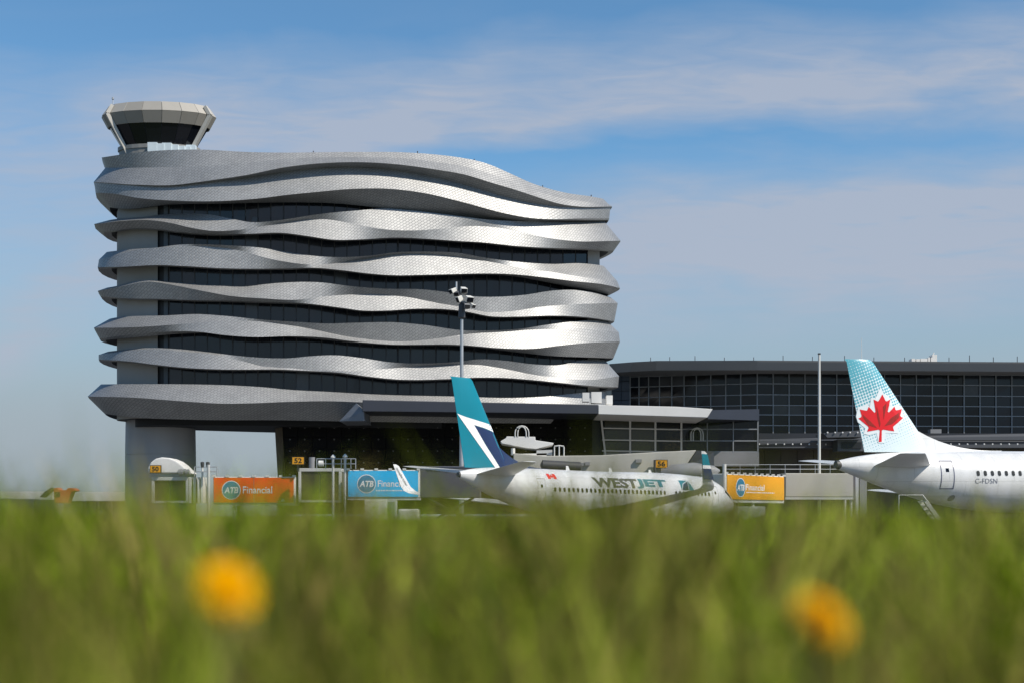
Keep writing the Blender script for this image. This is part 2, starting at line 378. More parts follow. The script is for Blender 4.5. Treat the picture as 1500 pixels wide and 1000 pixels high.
BANDS = {
 2: dict(t=[(140, 326), (172, 321), (210, 318), (240, 314.5), (280, 313.6), (310, 315), (340, 321), (370, 326), (400, 324), (420, 321.5), (460, 315), (520, 309), (566, 306), (600, 308.5), (640, 313), (680, 318), (720, 322.5), (752, 324), (810, 322), (850, 321), (880, 322), (910, 326)],
         c=[(140, 328.5), (180, 324), (220, 323), (250, 327), (280, 334), (310, 338.5), (350, 337), (390, 331), (420, 326), (460, 321.6), (480, 322), (520, 329), (560, 336), (600, 338), (640, 336), (690, 331.6), (730, 334), (770, 342), (810, 350), (850, 354), (890, 353.5), (910, 353)],
         b=[(140, 341), (166, 338.5), (190, 335), (220, 335), (260, 340), (310, 344), (360, 343), (420, 342), (450, 346), (490, 351.6), (530, 351), (580, 348.4), (620, 350), (680, 354), (700, 355), (760, 361), (820, 364), (860, 365), (910, 368)],
         st=[(140, (.3, 2.3, 1.2)), (210, (.3, 1.8, .9)), (280, (.2, 1.8, 1.1)), (340, (.8, 1.4, 1.0)), (400, (1.3, 1.0, 1.7)), (470, (1.2, .8, 1.9)), (560, (.6, 1.5, 1.3)), (640, (.9, 1.3, 1.4)), (700, (1.2, 1.1, 1.8)), (770, (.8, 1.4, 1.7)), (850, (.0, 2.1, 1.4)), (910, (-.1, 2.2, 1.2))]),
 3: dict(t=[(140, 372), (160, 369), (198, 365), (230, 363), (260, 359), (300, 358.4), (340, 360), (380, 363), (430, 371), (470, 376), (500, 377), (540, 375), (580, 370), (620, 369), (680, 372), (700, 376), (760, 384), (810, 387), (850, 386), (880, 389), (910, 396)],
         c=[(140, 382), (160, 377), (198, 367), (260, 361.5), (310, 362), (350, 367), (390, 378), (420, 384), (460, 388), (500, 385), (530, 380), (570, 374), (610, 372.5), (680, 378), (730, 386), (770, 394), (810, 399), (840, 404), (910, 413)],
         b=[(140, 392), (180, 391), (230, 388.6), (270, 390), (320, 393), (420, 393.6), (460, 392.6), (500, 396), (540, 401), (580, 403.6), (620, 403), (680, 401.5), (700, 401), (750, 402), (800, 407), (840, 412), (890, 418), (910, 423)],
         st=[(140, (.4, 1.9, 1.7)), (200, (1., 1.2, 1.7)), (260, (1.1, 1.2, 1.6)), (340, (1.3, 1.0, 1.4)), (430, (.5, 1.6, 1.3)), (500, (1.4, .9, 1.9)), (600, (1.4, 1.0, 2.1)), (700, (1.3, 1.0, 2.0)), (770, (.9, 1.4, 1.9)), (850, (.1, 1.7, 2.0)), (910, (0, 1.8, 2.2))]),
 4: dict(t=[(140, 424), (172, 419), (200, 412), (220, 410.6), (244, 413), (270, 415), (310, 418), (360, 420), (390, 416.4), (420, 414), (470, 414), (510, 419), (560, 423), (620, 424.4), (660, 429), (690, 434), (730, 435), (770, 432), (810, 426), (840, 425), (870, 429), (910, 441)],
         c=[(140, 427), (172, 421), (220, 413), (244, 416), (270, 421), (300, 427), (340, 434), (380, 437), (440, 439), (470, 435), (510, 432), (550, 431.6), (600, 436), (640, 444), (676, 450), (710, 457), (750, 456), (790, 450), (840, 446), (910, 444)],
         b=[(140, 433), (180, 437), (230, 438), (280, 440), (340, 441), (380, 442.5), (450, 445), (500, 451), (530, 455), (570, 455), (610, 452.4), (676, 455.5), (720, 463.6), (760, 464), (810, 462.5), (850, 464), (910, 472)],
         st=[(140, (.3, 2.0, 1.6)), (220, (1.0, 1.2, .8)), (270, (.4, 1.4, .9)), (360, (.4, 1.7, 1.1)), (440, (.6, 1.5, 1.4)), (510, (1.4, .9, 2.0)), (600, (1.5, 1.0, 1.8)), (660, (1.5, 1.1, 1.6)), (710, (1.2, 1.3, 1.7)), (790, (1.3, 1.2, 1.7)), (850, (1.1, 1.6, 1.5)), (910, (.7, 2.0, 1.3))]),
 5: dict(t=[(140, 472), (172, 465), (206, 463), (240, 462.4), (290, 460.4), (330, 463), (380, 468), (440, 472), (480, 474), (520, 473), (580, 472.4), (620, 476), (680, 484), (720, 484), (760, 482), (800, 476), (840, 471), (870, 469), (910, 476)],
         c=[(140, 480), (170, 480), (204, 479), (250, 476), (300, 472), (340, 470), (380, 471), (430, 477), (470, 485), (510, 493), (550, 498), (590, 500), (630, 497), (680, 490), (730, 486), (800, 482.4), (860, 482), (910, 487)],
         b=[(140, 497), (190, 490), (240, 486), (290, 486), (330, 491), (370, 493.6), (430, 492.4), (470, 494), (520, 500), (560, 503.6), (676, 505), (740, 510), (780, 510.4), (820, 506), (860, 502), (910, 500)],
         u=[(140, 499), (300, 488), (430, 494), (560, 505), (690, 508), (760, 516), (810, 521), (860, 523), (910, 525)],
         st=[(140, (.2, 2.3, 1.7)), (204, (.5, 1.9, 1.2)), (290, (.8, 1.4, 1.6)), (380, (1.2, 1.1, 2.0)), (480, (1.4, 1.0, 1.9)), (570, (1.5, 1.1, 1.6)), (650, (1.3, 1.1, 2.1)), (800, (1.2, 1.3, 2.1)), (860, (.8, 1.7, 2.0)), (915, (.4, 2.3, 2.3))]),
 6: dict(t=[(140, 517), (166, 513.6), (216, 509.4), (260, 511), (300, 515), (350, 521), (390, 524), (420, 524.4), (460, 521), (490, 520), (530, 524), (570, 530), (620, 532), (670, 529.5), (700, 526), (740, 528), (780, 533), (820, 534), (850, 528), (870, 526), (910, 530)],
         c=[(140, 520), (216, 511.5), (270, 515), (320, 520), (360, 530), (380, 535), (420, 538.5), (460, 541), (520, 543), (560, 540), (620, 536), (680, 533.5), (700, 534), (740, 540), (780, 548), (820, 553), (860, 556), (910, 550)],
         b=[(140, 526), (190, 529), (230, 534), (270, 538), (320, 540.4), (420, 541), (450, 542.5), (500, 545.5), (540, 551), (580, 555), (660, 554.4), (700, 552.5), (740, 553), (780, 556), (820, 560), (860, 564), (910, 567)],
         st=[(140, (.3, 1.9, 1.6)), (216, (.9, 1.1, 1.6)), (300, (.9, 1.2, 1.8)), (360, (1.2, 1.2, 1.6)), (430, (1.3, 1.3, 1.4)), (520, (1.0, 1.5, 1.6)), (600, (1.4, 1.0, 2.0)), (700, (1.3, 1.0, 2.0)), (780, (1.2, 1.1, 1.6)), (850, (.3, 1.9, 1.9)), (910, (.1, 2.0, 1.8))]),
}
for k, d in BANDS.items():
    rg = [curve_xyz(d['t'], offs(d['st'], 0)), curve_xyz(d['c'], offs(d['st'], 1)), curve_xyz(d['b'], offs(d['st'], 2))]
    if 'u' in d: rg.append(curve_xyz(d['u'], [(140, .8), (500, .8), (700, .9), (910, 1.3)]))
    else:
        u = [(x, y+(2.0 if k != 3 else 2+max(0, (x-740)/170)*13)) for x, y in d['b']]
        rg.append(curve_xyz(u, [(140, .1), (400, .5), (910, .6)]))
    loft_band('wavy_band', rg)
T7 = [(128, 562.4), (200, 562), (280, 562.4), (340, 564), (390, 567), (420, 570), (475, 573), (559, 577.5), (662, 580), (760, 582), (800, 580), (840, 576), (880, 573), (910, 573)]
C7 = [(128, 580), (200, 582), (240, 585), (280, 588), (320, 590.4), (370, 590), (420, 588), (484, 587), (540, 589), (660, 592), (800, 594), (910, 594)]
U7 = [(128, 600), (152, 605), (180, 609), (280, 614), (420, 615), (497, 616.4), (600, 618), (910, 620)]
st7 = [(128, (1.4, 2.9, .9)), (300, (1.1, 2.6, .6)), (500, (.9, 2.4, .5)), (700, (.6, 1.4, .5)), (910, (.3, .6, .3))]
loft_band('wavy_band', [curve_xyz(T7, offs(st7, 0)), curve_xyz(C7, offs(st7, 1)), curve_xyz(U7, offs(st7, 2))], label='deep lowest band with a dark sloping underside')
# soffit, roof deck and dark floor bodies behind the glass
def ring_at(off, z0, z1, name, m, sel=None, parent=tower):
    mb = MB(); n = len(ALLS)
    a = [(PL[i, 0]+NO[i, 0]*off, PL[i, 1]+NO[i, 1]*off) for i in range(n)]
    mb.add([(x, y, z0) for x, y in a]+[(x, y, z1) for x, y in a], [(i, (i+1) % n, n+(i+1) % n, n+i) for i in range(n)]+[tuple(range(n-1, -1, -1)), tuple(range(n, 2*n))])
    return mb.build(name, m, parent)
ring_at(-.75, PZ(612, 168), PZ(300, 168), 'floor_body', M_FRAME)
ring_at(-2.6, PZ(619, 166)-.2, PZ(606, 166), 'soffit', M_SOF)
ring_at(-1.0, PZ(330, 176), PZ(322, 176), 'roof_deck', M_GREY)
# glazing: storey strips
fs_px = np.interp(FR_S, _s, _px)
def wall_pt(px, off=0.0):
    """front wall point that shows in column px"""
    f = slice(0, 3001); a = _pts[f]+_nor[f]*off; q = 750+F*a[:, 0]/a[:, 1]
    il = int(np.argmin(q)); ir = int(np.argmax(q))
    s = np.interp(px, q[il:ir+1], np.arange(il, ir+1)); i = int(round(s)); return Vector((a[i, 0], a[i, 1], 0))
ymid = lambda line: float(np.mean([p[1] for p in line]))
STRIPS = [(U2, BANDS[2]['t']), (BANDS[2]['b'], BANDS[3]['t']), (BANDS[3]['b'], BANDS[4]['t']), (BANDS[4]['b'], BANDS[5]['t']), (BANDS[5]['b'], BANDS[6]['t']), (BANDS[6]['b'], T7)]
edges = np.arange(248, 884, 18.6)
OG = [M_GLASS, mat('office_glass_deep', (.006, .008, .013), .1, var=.35, scale=.25), mat('office_glass_slate', (.018, .022, .03), .1, var=.4, scale=.3), mat('office_glass_blind', (.045, .05, .056), .2, var=.4, scale=.6)]
for k, (up, lo) in enumerate(STRIPS):
    fu, fl = hermite(up), hermite(lo)
    # level storey: generous height, the bands cover what lies above and below
    strip = MB(); wp = [wall_pt(x, -.72) for x in edges]
    zt = [PZ(float(fu(x)), p.y)+.6 for x, p in zip(edges, wp)]; zb = [PZ(float(fl(x)), p.y)-.9 for x, p in zip(edges, wp)]
    ztop, zbot = max(zt), min(zb)
    if ztop-zbot > 9: ztop = float(np.mean(zt))+1.2
    for i in range(len(edges)-1):
        a, b, c, d = wall_pt(edges[i], -.70), wall_pt(edges[i+1], -.70), wall_pt(edges[i+1], -.74), wall_pt(edges[i], -.74); za, zd = Vector((0, 0, zbot)), Vector((0, 0, ztop))
        strip.add([a+za, b+za, b+zd, a+zd], [(0, 1, 2, 3)])
    so_ = strip.build('window_strip', M_DGREY, tower)
    for x in edges:
        p, q = wall_pt(x, -.70), wall_pt(x, -.56); n = (q-p).normalized(); sd = Vector((-n.y, n.x, 0))*.05
        za, zd = Vector((0, 0, zbot)), Vector((0, 0, ztop))
        MB().hexa([p-sd+za, p+sd+za, q+sd+za, q-sd+za, p-sd+zd, p+sd+zd, q+sd+zd, q-sd+zd]).build('mullion', M_DGREY, so_)
    for i in range(len(edges)-1):
        x0, x1 = edges[i]+.9, edges[i+1]-.9
        if float(fl((x0+x1)/2))-float(fu((x0+x1)/2)) < 1.0: continue
        a, b = wall_pt(x0, -.62), wall_pt(x1, -.62); c, d = wall_pt(x1, -.66), wall_pt(x0, -.66)
        tl = Vector((0, 0, random.uniform(-.0, .012)))
        jt = random.uniform(-.012, .012); nn = (wall_pt(x0, .4)-a).normalized()*jt
        za, zc = Vector((0, 0, zbot)), Vector((0, 0, ztop))
        MB().hexa([a+za+nn, b+za, c+za, d+za+nn, a+zc, b+zc+nn, c+zc+nn, d+zc]).build('pane', random.choices(OG, (6, 3, 2, .35))[0], so_)
# concrete core at the blunt end, dark slot, end pier
def wall_run(x0, x1, off, th, z0, z1, name, m, n=14, back=0):
    mb = MB(); i0 = None
    xs = np.linspace(x0, x1, n); A = [wall_pt(x, off) for x in xs]; Bk = [wall_pt(x, off-th) for x in xs]
    if back:   # carry on round the blunt end
        add = [i for i in range(len(ALLS)-1, len(ALLS)-1-back, -1)]
        A = [Vector((PL[i, 0]+NO[i, 0]*off, PL[i, 1]+NO[i, 1]*off, 0)) for i in add[::-1]]+A
        Bk = [Vector((PL[i, 0]+NO[i, 0]*(off-th), PL[i, 1]+NO[i, 1]*(off-th), 0)) for i in add[::-1]]+Bk
    ring = A+Bk[::-1]; k = len(ring)
    mb.add([p+Vector((0, 0, z0)) for p in ring]+[p+Vector((0, 0, z1)) for p in ring], [(i, (i+1) % k, k+(i+1) % k, k+i) for i in range(k)])
    return mb.build(name, m, tower, smooth=30)
core = PZ(612, 166), PZ(300, 166)
wall_run(174, 231, -.42, .25, *core, 'core_wall', M_CONC, n=24, back=6)
wall_run(240, 246, -.60, .1, *core, 'slot_frame', mat('slot_blue_grey', (.07, .085, .10), .4), n=3)
wall_run(861, 882, -.5, .2, *core, 'end_pier', M_CONC, n=10)
colc = P(229.5, 700, 172)
MB().lathe([(0, 4.25)]+[p for z in (3.0, 6.0, 9.0) for p in ((z-.04, 4.22), (z-.03, 4.16), (z+.03, 4.16), (z+.04, 4.22))]+[(PZ(608, 170), 4.14)], (colc.x, 174, 0), (0, 0, 1), 64).build('support_column', mat('column_concrete', (.36, .36, .365), .7, var=.25, scale=.35, bump=.1, streaks=1), tower, smooth=25)
for x in (459, 612, 695, 795, 866):
    p = wall_pt(x, -.3); y = float(hermite(T1)(x)); z = PZ(y, p.y)
    MB().tube([(p.x, p.y, z-.3), (p.x, p.y, z+random.uniform(.12, .3))], .07, 6).build('roof_rod', M_DGREY, tower)

# ------------------------------------------------------------------ control cab on the roof
CABY = 170.5
cabc = Vector((PX(233, CABY), CABY, PZ(222, CABY)))
cab = thing('control_tower_cab', 'flared beige control cab with raked dark windows on the wavy roof', 'control tower', cabc)
CABD = .5      # the cab is shallower than it is wide
def zc(py): return PZ(py, CABY-3.2)
KW = CABY/F
NS = 18
def ngon(r, z, k, ph=0.0):
    a = 2*math.pi*(k+ph)/NS; return Vector((cabc.x+r*math.cos(a), cabc.y+CABD*r*math.sin(a), z))
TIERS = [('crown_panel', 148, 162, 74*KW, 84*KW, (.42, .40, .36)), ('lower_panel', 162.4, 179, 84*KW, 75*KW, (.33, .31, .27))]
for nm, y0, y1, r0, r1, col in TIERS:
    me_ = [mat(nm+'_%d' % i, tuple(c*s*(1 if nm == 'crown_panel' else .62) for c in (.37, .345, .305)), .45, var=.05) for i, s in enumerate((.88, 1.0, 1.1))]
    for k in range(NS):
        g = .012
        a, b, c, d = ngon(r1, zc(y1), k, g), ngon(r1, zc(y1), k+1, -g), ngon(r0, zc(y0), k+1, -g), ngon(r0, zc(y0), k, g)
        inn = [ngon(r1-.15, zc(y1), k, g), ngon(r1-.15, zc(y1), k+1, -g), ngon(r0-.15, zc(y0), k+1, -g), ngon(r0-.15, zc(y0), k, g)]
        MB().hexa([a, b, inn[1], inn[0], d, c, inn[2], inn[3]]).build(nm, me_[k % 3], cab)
def ringed(prof, n, name, m):
    mb = MB(); vs = [(cabc.x+r*math.cos(2*math.pi*k/n), cabc.y+CABD*r*math.sin(2*math.pi*k/n), z) for z, r in prof for k in range(n)]
    mb.add(vs, [(i*n+k, i*n+(k+1) % n, (i+1)*n+(k+1) % n, (i+1)*n+k) for i in range(len(prof)-1) for k in range(n)]+[tuple(range(n)), tuple((len(prof)-1)*n+k for k in range(n))]); return mb.build(name, m, cab)
ringed([(zc(178), 72*KW), (zc(164), 81*KW), (zc(149.5), 72.5*KW)], 18, 'cab_body', M_DGREY)
for k in range(NS):
    g = .02; y0, y1, r0, r1 = 178, 207.5, 72.5*KW, 55*KW
    a, b, c, d = ngon(r1, zc(y1), k, g), ngon(r1, zc(y1), k+1, -g), ngon(r0, zc(y0), k+1, -g), ngon(r0, zc(y0), k, g)
    e = [ngon(r1-.06, zc(y1), k, g), ngon(r1-.06, zc(y1), k+1, -g), ngon(r0-.06, zc(y0), k+1, -g), ngon(r0-.06, zc(y0), k, g)]
    MB().hexa([a, b, e[1], e[0], d, c, e[2], e[3]]).build('cab_window', M_TGLASS, cab)
ringed([(zc(209), 53*KW), (zc(180), 70*KW)], 18, 'window_frame', M_FRAME)
ringed([(cabc.z-2.5, 58*KW), (zc(214), 58*KW), (zc(213.6), 60*KW), (zc(208), 60*KW), (zc(207.8), 56*KW)], 32, 'base_ring', mat('cab_base', (.26, .255, .24), .6))
for s, aa in ((0, 217), (1, 337), (2, 42), (3, 142)):
    a = R(aa); d = Vector((math.cos(a), CABD*math.sin(a), 0))
    p0 = cabc+d*(50*KW)+Vector((0, 0, zc(222)-cabc.z)); p1 = cabc+d*(55.5*KW); p1.z = zc(209)
    p2 = cabc+d*(83*KW); p2.z = zc(163); p3 = cabc+d*(76*KW); p3.z = zc(150)
    mb = MB()
    q = [p0+d*.1, p1+d*.2, p2+d*.2, p3+d*.12]
    for i in range(3): mb.beam(q[i], q[i+1], .6, .4)
    mb.build('strut', mat('strut_beige', (.50, .475, .43), .5), cab)
MB().add([], [])
for i in range(7):   # pale plant boxes on the roof round the foot of the cab
    a = R(270+i*9.5); r = 62*KW; w = .55
    c = Vector((cabc.x+r*math.cos(a), cabc.y+CABD*r*math.sin(a)-.3, zc(218)))
    MB().box((c.x-w, c.y-.4, c.z-.8), (c.x+w, c.y+.4, c.z+random.uniform(.35, .75))).build('plant_box', mat('pale_blue_plant', (.62, .70, .74), .4), cab)
for x, h in ((165.5, 132), (196, 140), (281.5, 145), (215, 146)):
    px_ = PX(x, CABY); mb = MB(); mb.tube([(px_, CABY, zc(149.5)-.3), (px_, CABY, zc(h))], .055, 6)
    mb.lathe([(0, .02), (.12, .14), (.3, .14), (.42, .02)], (px_, CABY, zc(h)-.3), (0, 0, 1), 8)
    mb.build('antenna', M_STEEL, cab)

# ------------------------------------------------------------------ slab fascia and studded black hall below the tower
hall = thing('black_hall', 'black studded hall below the wavy building with a slate blue roof edge', 'building', (-8, 174, 0))
def slab_poly(pts, depth, name, m, parent, off=Vector((0, 0, 0)), bevel=0):
    # pts: (px, py, Y) outline of a front face, pushed straight back
    return MB().prism([P(*p) for p in pts], (0, depth, 0)).build(name, m, parent, bevel=bevel)
slab_poly([(531, 585, 160), (876, 592, 166), (876, 605.5, 166), (531, 602, 160)], 14, 'roof_edge', M_NAVY, hall, bevel=.06)
slab_poly([(533.5, 602, 160.6), (533.5, 615.5, 160.6), (497, 616.4, 162), (522, 590, 161.5)], 8, 'end_wedge', mat('grey_blue_wedge', (.16, .175, .20), .5), hall)
cols = np.concatenate([np.arange(414, 884, 21.6)]); rows = np.arange(606, 750, 17.0)
def hallY(px): return 170.5+(px-410)/470*5.5
studs = MB()
bk = MB().prism([P(412, 620, 171.2), P(884, 604, 176.6), P(884, 752, 176.6), P(416, 752, 171.2)], (0, 10, 0)).build('hall_body', M_FRAME, hall)
for i in range(len(cols)-1):
    for j in range(len(rows)-1):
        x0, x1, y0, y1 = cols[i]+.35, cols[i+1]-.35, rows[j]+.3, rows[j+1]-.3
        if x0 < 440+(y0-606)*.05 and y0 < 618: continue
        Y0, Y1 = hallY(x0), hallY(x1); e = random.uniform(-.02, .02)
        MB().hexa([P(x0, y1, Y0+e), P(x1, y1, Y1+e), P(x1, y1, Y1)+Vector((0, .3, 0)), P(x0, y1, Y0)+Vector((0, .3, 0)), P(x0, y0, Y0+e), P(x1, y0, Y1+e), P(x1, y0, Y1)+Vector((0, .3, 0)), P(x0, y0, Y0)+Vector((0, .3, 0))]).build('cladding_panel', M_BLACK, hall)
        c = P((x0+x1)/2, y0+2.5, hallY((x0+x1)/2)-.04)
        studs.lathe([(-.05, .10), (.06, .10), (.09, .02)], c, (0, -1, 0), 8)
studs.build('stud', mat('pale_stud', (.14, .137, .13), .35, metal=.4), hall, kind='stuff')
# rough curved end of the hall, weathered copper-brown
mb = MB(); A = []
for t in np.linspace(0, 1, 14):
    xx = 402+11*t**.6; A.append((xx, 618, 173.5-3.2*t**.5, xx+8))
fr = []; n = len(A)
for (a, y, Y, b) in A: fr.append(P(a, 616, Y)); 
vs = []; 
for (a, y, Y, b) in A: vs += [P(a, 616, Y), P(b, 752, Y)]
mb.add(vs+[v+Vector((2.5, 3, 0)) for v in vs], [(2*i, 2*i+1, 2*i+3, 2*i+2) for i in range(n-1)])
mb.build('weathered_end', mat('weathered_brown', (.12, .09, .052), .8, var=.7, scale=1.3, bump=.6, bscale=2), hall, smooth=True)

# ------------------------------------------------------------------ terminal hall of glass on the right
term = thing('terminal_hall', 'long glass terminal hall with grey flat roof, right of the wavy building', 'building', (45, 203, 0))
def termY(px):
    return float(np.interp(px, [890, 1109, 1500, 1800], [207, 200.5, 203.5, 205]))
tcol = [923, 936, 950, 966, 984, 1002, 1020, 1041, 1063, 1085, 1109]+[1109+23.3*i for i in range(1, 28)]
TZ = [PZ(y, 200.5) for y in (546, 561.5, 577.5, 593, 607, 622.5, 638, 654)]
mull = MB()
def tp(px, z, d=0.0):
    Y = termY(px); return Vector((PX(px, Y), Y+d, z))
zt0, zb0 = PZ(540, 200.5), PZ(656, 200.5)
for x in tcol: mull.beam(tp(x, zb0), tp(x, zt0), .14, .22)
for z in TZ:
    for a, b in ((tcol[0], 1109), (1109, 1500), (1500, tcol[-1])): mull.beam(tp(a, z), tp(b, z), .20, .12)
gl = mull.build('glass_wall', M_MULL, term)
vz = [zt0]+TZ
PT = [M_TGLASS, mat('hall_glass_brown', (.013, .012, .011), .1, var=.4, scale=.3, spec=.35), mat('hall_glass_slate', (.016, .020, .027), .1, var=.4, scale=.3, spec=.4), mat('hall_glass_pale', (.05, .052, .055), .15, var=.6, scale=.5, spec=.4)]
def pane_tone(i, j):  # reflections and interior glimpses are put into the pane colours
    if i in (11, 12) and j == 4: return PT[3]          # pale fittings behind the glass, put into the pane colour
    if i >= 24 and j > 0: return PT[2]
    if i in (3, 4) and j < 2: return PT[3]
    return random.choices(PT, (6, 3, 2, .25))[0]
for i in range(len(tcol)-1):
    for j in range(len(vz)-1):
        x0, x1 = tcol[i]+.6, tcol[i+1]-.6; z1, z0 = vz[j]-.06, vz[j+1]+.06
        jt = [random.uniform(-.012, .012) for _ in range(4)]
        a, b = tp(x0, 0, .10), tp(x1, 0, .10)
        V = lambda p, z, d: Vector((p.x, p.y+d, z))
        MB().hexa([V(a, z0, jt[0]), V(b, z0, jt[1]), V(b, z0, .05), V(a, z0, .05), V(a, z1, jt[2]), V(b, z1, jt[3]), V(b, z1, .05), V(a, z1, .05)]).build('pane', pane_tone(i, j), gl)
MB().hexa([tp(896, 0, .3), tp(1760, 0, .3), tp(1760, 0, 30), tp(896, 0, 30), tp(896, PZ(541, 200), .3), tp(1760, PZ(541, 200), .3), tp(1760, PZ(541, 200), 30), tp(896, PZ(541, 200), 30)]).build('hall_body', M_FRAME, term)
M_ROOF = mat('roof_edge_grey', (.27, .26, .25), .5, var=.08, scale=.15)
mb = MB(); sec = [(893, 532.5, 203), (925, 530, 199), (962, 528, 196.5), (1109, 527.5, 195), (1500, 530, 198), (1800, 531.5, 199)]
top = [P(*s) for s in sec]; bot = [Vector((p.x, p.y+.7, p.z-1.25)) for p in top]; lip = [Vector((p.x, p.y+.1, p.z-.22)) for p in top]
rt = [p+Vector((0, 34, .15)) for p in top]; rb = [p+Vector((0, 34, 0)) for p in bot]; n = len(sec)
mb.add(top+lip+bot+rb+rt, [(k*n+i, k*n+i+1, ((k+1) % 5)*n+i+1, ((k+1) % 5)*n+i) for k in range(5) for i in range(n-1)])
mb.build('roof_edge', M_ROOF, term)
for x in (953, 981, 1018, 1061, 1104, 1147, 1190, 1237, 1280, 1325, 1363, 1390, 1420, 1455, 1490):
    p = P(x, 527.8, 197.5); h = random.uniform(.35, .75)
    MB().tube([p-Vector((0, 0, .2)), p+Vector((0, 0, h))], .05, 6).build('roof_rod', M_DGREY, term)
p = P(1262, 528, 200); MB().tube([p, p+Vector((0, 0, 3.2))], [.05, .025], 6).build('roof_mast', M_WHITE, term)
mb = MB()
for x0, x1, h in ((1334, 1339, .35), (1341, 1346, .3), (1347, 1357, .35), (1358, 1364, .5), (1364, 1371, .9)):
    a, b = P(x0, 529, 200), P(x1, 529, 200); mb.box((a.x, 199.5, a.z-.1), (b.x, 201, a.z+h))
mb.beam(P(1366, 524, 200), P(1368, 516, 200), .12, .12)
mb.build('roof_plant', M_WHITE, term)
# bluish metal panels at the left end of the hall
for i, x in enumerate((896.5, 910, 922.5)[:2]):
    for j, (y0, y1) in enumerate(((541, 555), (555, 569), (569, 583), (583, 597))):
        x1 = (910, 922.5)[i]
        a, b = tp(x+.3, 0, -.05), tp(x1-.3, 0, -.05); z1, z0 = PZ(y0, 203)-.04, PZ(y1, 203)+.04
        MB().hexa([Vector((a.x, a.y, z0)), Vector((b.x, b.y, z0)), Vector((b.x, b.y+.3, z0)), Vector((a.x, a.y+.3, z0)), Vector((a.x, a.y, z1)), Vector((b.x, b.y, z1)), Vector((b.x, b.y+.3, z1)), Vector((a.x, a.y+.3, z1))]).build('end_panel', mat('steel_blue_panel', (.10, .125, .16), .35, metal=.3), term)
# ledges and lamp-dotted canopies in front of the hall
def lamps(px0, px1, step, y, Y, parent, r=.11):
    mb = MB(); x = px0
    while x < px1:
        c = P(x, y, Y); mb.lathe([(-.02, r), (.05, r), (.10, r*.6), (.11, .01)], c, (0, -1, 0), 10); x += step
    return mb.build('canopy_stud', mat('pale_canopy_stud', (.72, .71, .68), .3), parent, kind='stuff')
can = thing('terminal_canopy', 'dark grey flat canopy dotted with pale studs, along the foot of the glass hall', 'canopy', (40, 188, 0))
M_CAN = mat('canopy_slate', (.085, .088, .097), .45, var=.1, scale=.2)
slab_poly([(1010, 639, 190), (1090, 634, 190), (1520, 634, 192), (1800, 634, 193), (1800, 643, 193), (1010, 645, 190)], 11, 'upper_ledge', M_CAN, can)
slab_poly([(984, 647, 183), (1030, 643.5, 183), (1240, 645, 183), (1520, 645, 184), (1800, 645, 184), (1800, 655, 184), (984, 656, 183)], 14, 'canopy_edge', M_CAN, can, bevel=.05)
lamps(990, 1520, 12.2, 650, 182.9, can)
slab_poly([(1206, 634, 178), (1266, 629, 178), (1266, 639, 178), (1212, 640, 178)], 5, 'raised_canopy', M_CAN, can)
lamps(1212, 1264, 11, 633, 177.9, can)
slab_poly([(1227, 643, 180), (1267, 643, 180), (1267, 660, 180), (1227, 660, 180)], 3, 'canopy_box', M_CAN, can)
MB().box((PX(1233, 179.9), 179.85, PZ(656, 180)), (PX(1262, 179.9), 180.1, PZ(647, 180))).build('box_window', M_FRAME, can)
for x in (1368, 1376): slab_poly([(x-5, 628, 189), (x+3, 628, 189), (x+3, 634, 189), (x-5, 634, 189)], 1.2, 'rooftop_unit', M_GREY, can)
low = thing('lower_concourse', 'shadowed brown ground-floor concourse wall under the dotted canopy', 'building', (40, 190, 0))
M_BRN = mat('brown_concourse', (.085, .072, .055), .6, var=.25, scale=.4)
for i in range(34):
    x0, x1 = 1000+i*24, 1000+(i+1)*24-.6; a, b = P(x0, 0, 188), P(x1, 0, 188)
    MB().box((a.x, 188+random.uniform(-.01, .01), 0), (b.x, 188.4, PZ(657, 188))).build('wall_panel', M_BRN, low)
MB().box((PX(998, 188), 188.3, 0), (PX(1820, 188), 200, PZ(656, 190))).build('wall_body', M_FRAME, low)
for x0, x1 in ((1058, 1074), (1075, 1092), (1093, 1110)):
    MB().box((PX(x0, 187.9), 187.9, PZ(696, 188)), (PX(x1, 187.9), 188.05, PZ(663, 188))).build('window', M_TGLASS, low)

# ------------------------------------------------------------------ link building with white roof edge and white-framed windows
link = thing('gate_lounge', 'gate lounge with white roof edge and white-framed windows, between black hall and glass hall', 'building', (15, 176, 0))
slab_poly([(876.5, 592.5, 166), (990, 595, 166), (1044, 598.5, 166), (1036, 611, 166), (876.5, 606, 166)], 16, 'roof_edge', M_WHITE, link, bevel=.05)
slab_poly([(1037, 600, 168), (1112, 598.5, 176), (1112, 615, 176), (1037, 613, 168)], 9, 'side_edge', M_NAVY, link)
MB().box((PX(884, 176.4), 177, 0), (PX(1112, 177), 196, PZ(604, 177))).build('lounge_body', M_FRAME, link)
vx = [884, 923, 960, 998, 1036, 1074, 1110]; ry = [612, 628, 645, 661]
fr_ = MB(); fr2 = MB()
for i, x in enumerate(vx):
    (fr_ if i < 4 else fr2).beam(P(x+(-4 if i == 0 else 0), 607, 176.2), P(x+(3 if i == 0 else 0), 668, 176.2), .22 if i < 4 else .14, .2)
for y in ry: fr_.beam(P(882, y-1.5, 176.15), P(998, y+.5, 176.15), .16, .15); fr2.beam(P(998.5, y, 176.2), P(1110, y, 176.2), .15, .14)
wf = fr_.build('white_window_frame', M_WHITE, link); wf2 = fr2.build('dark_window_frame', M_MULL, link)
M_OLIVE = mat('grass_lit_glass', (.045, .043, .022), .12, var=.3, scale=.3)  # olive light off the grass is put into the pane colour
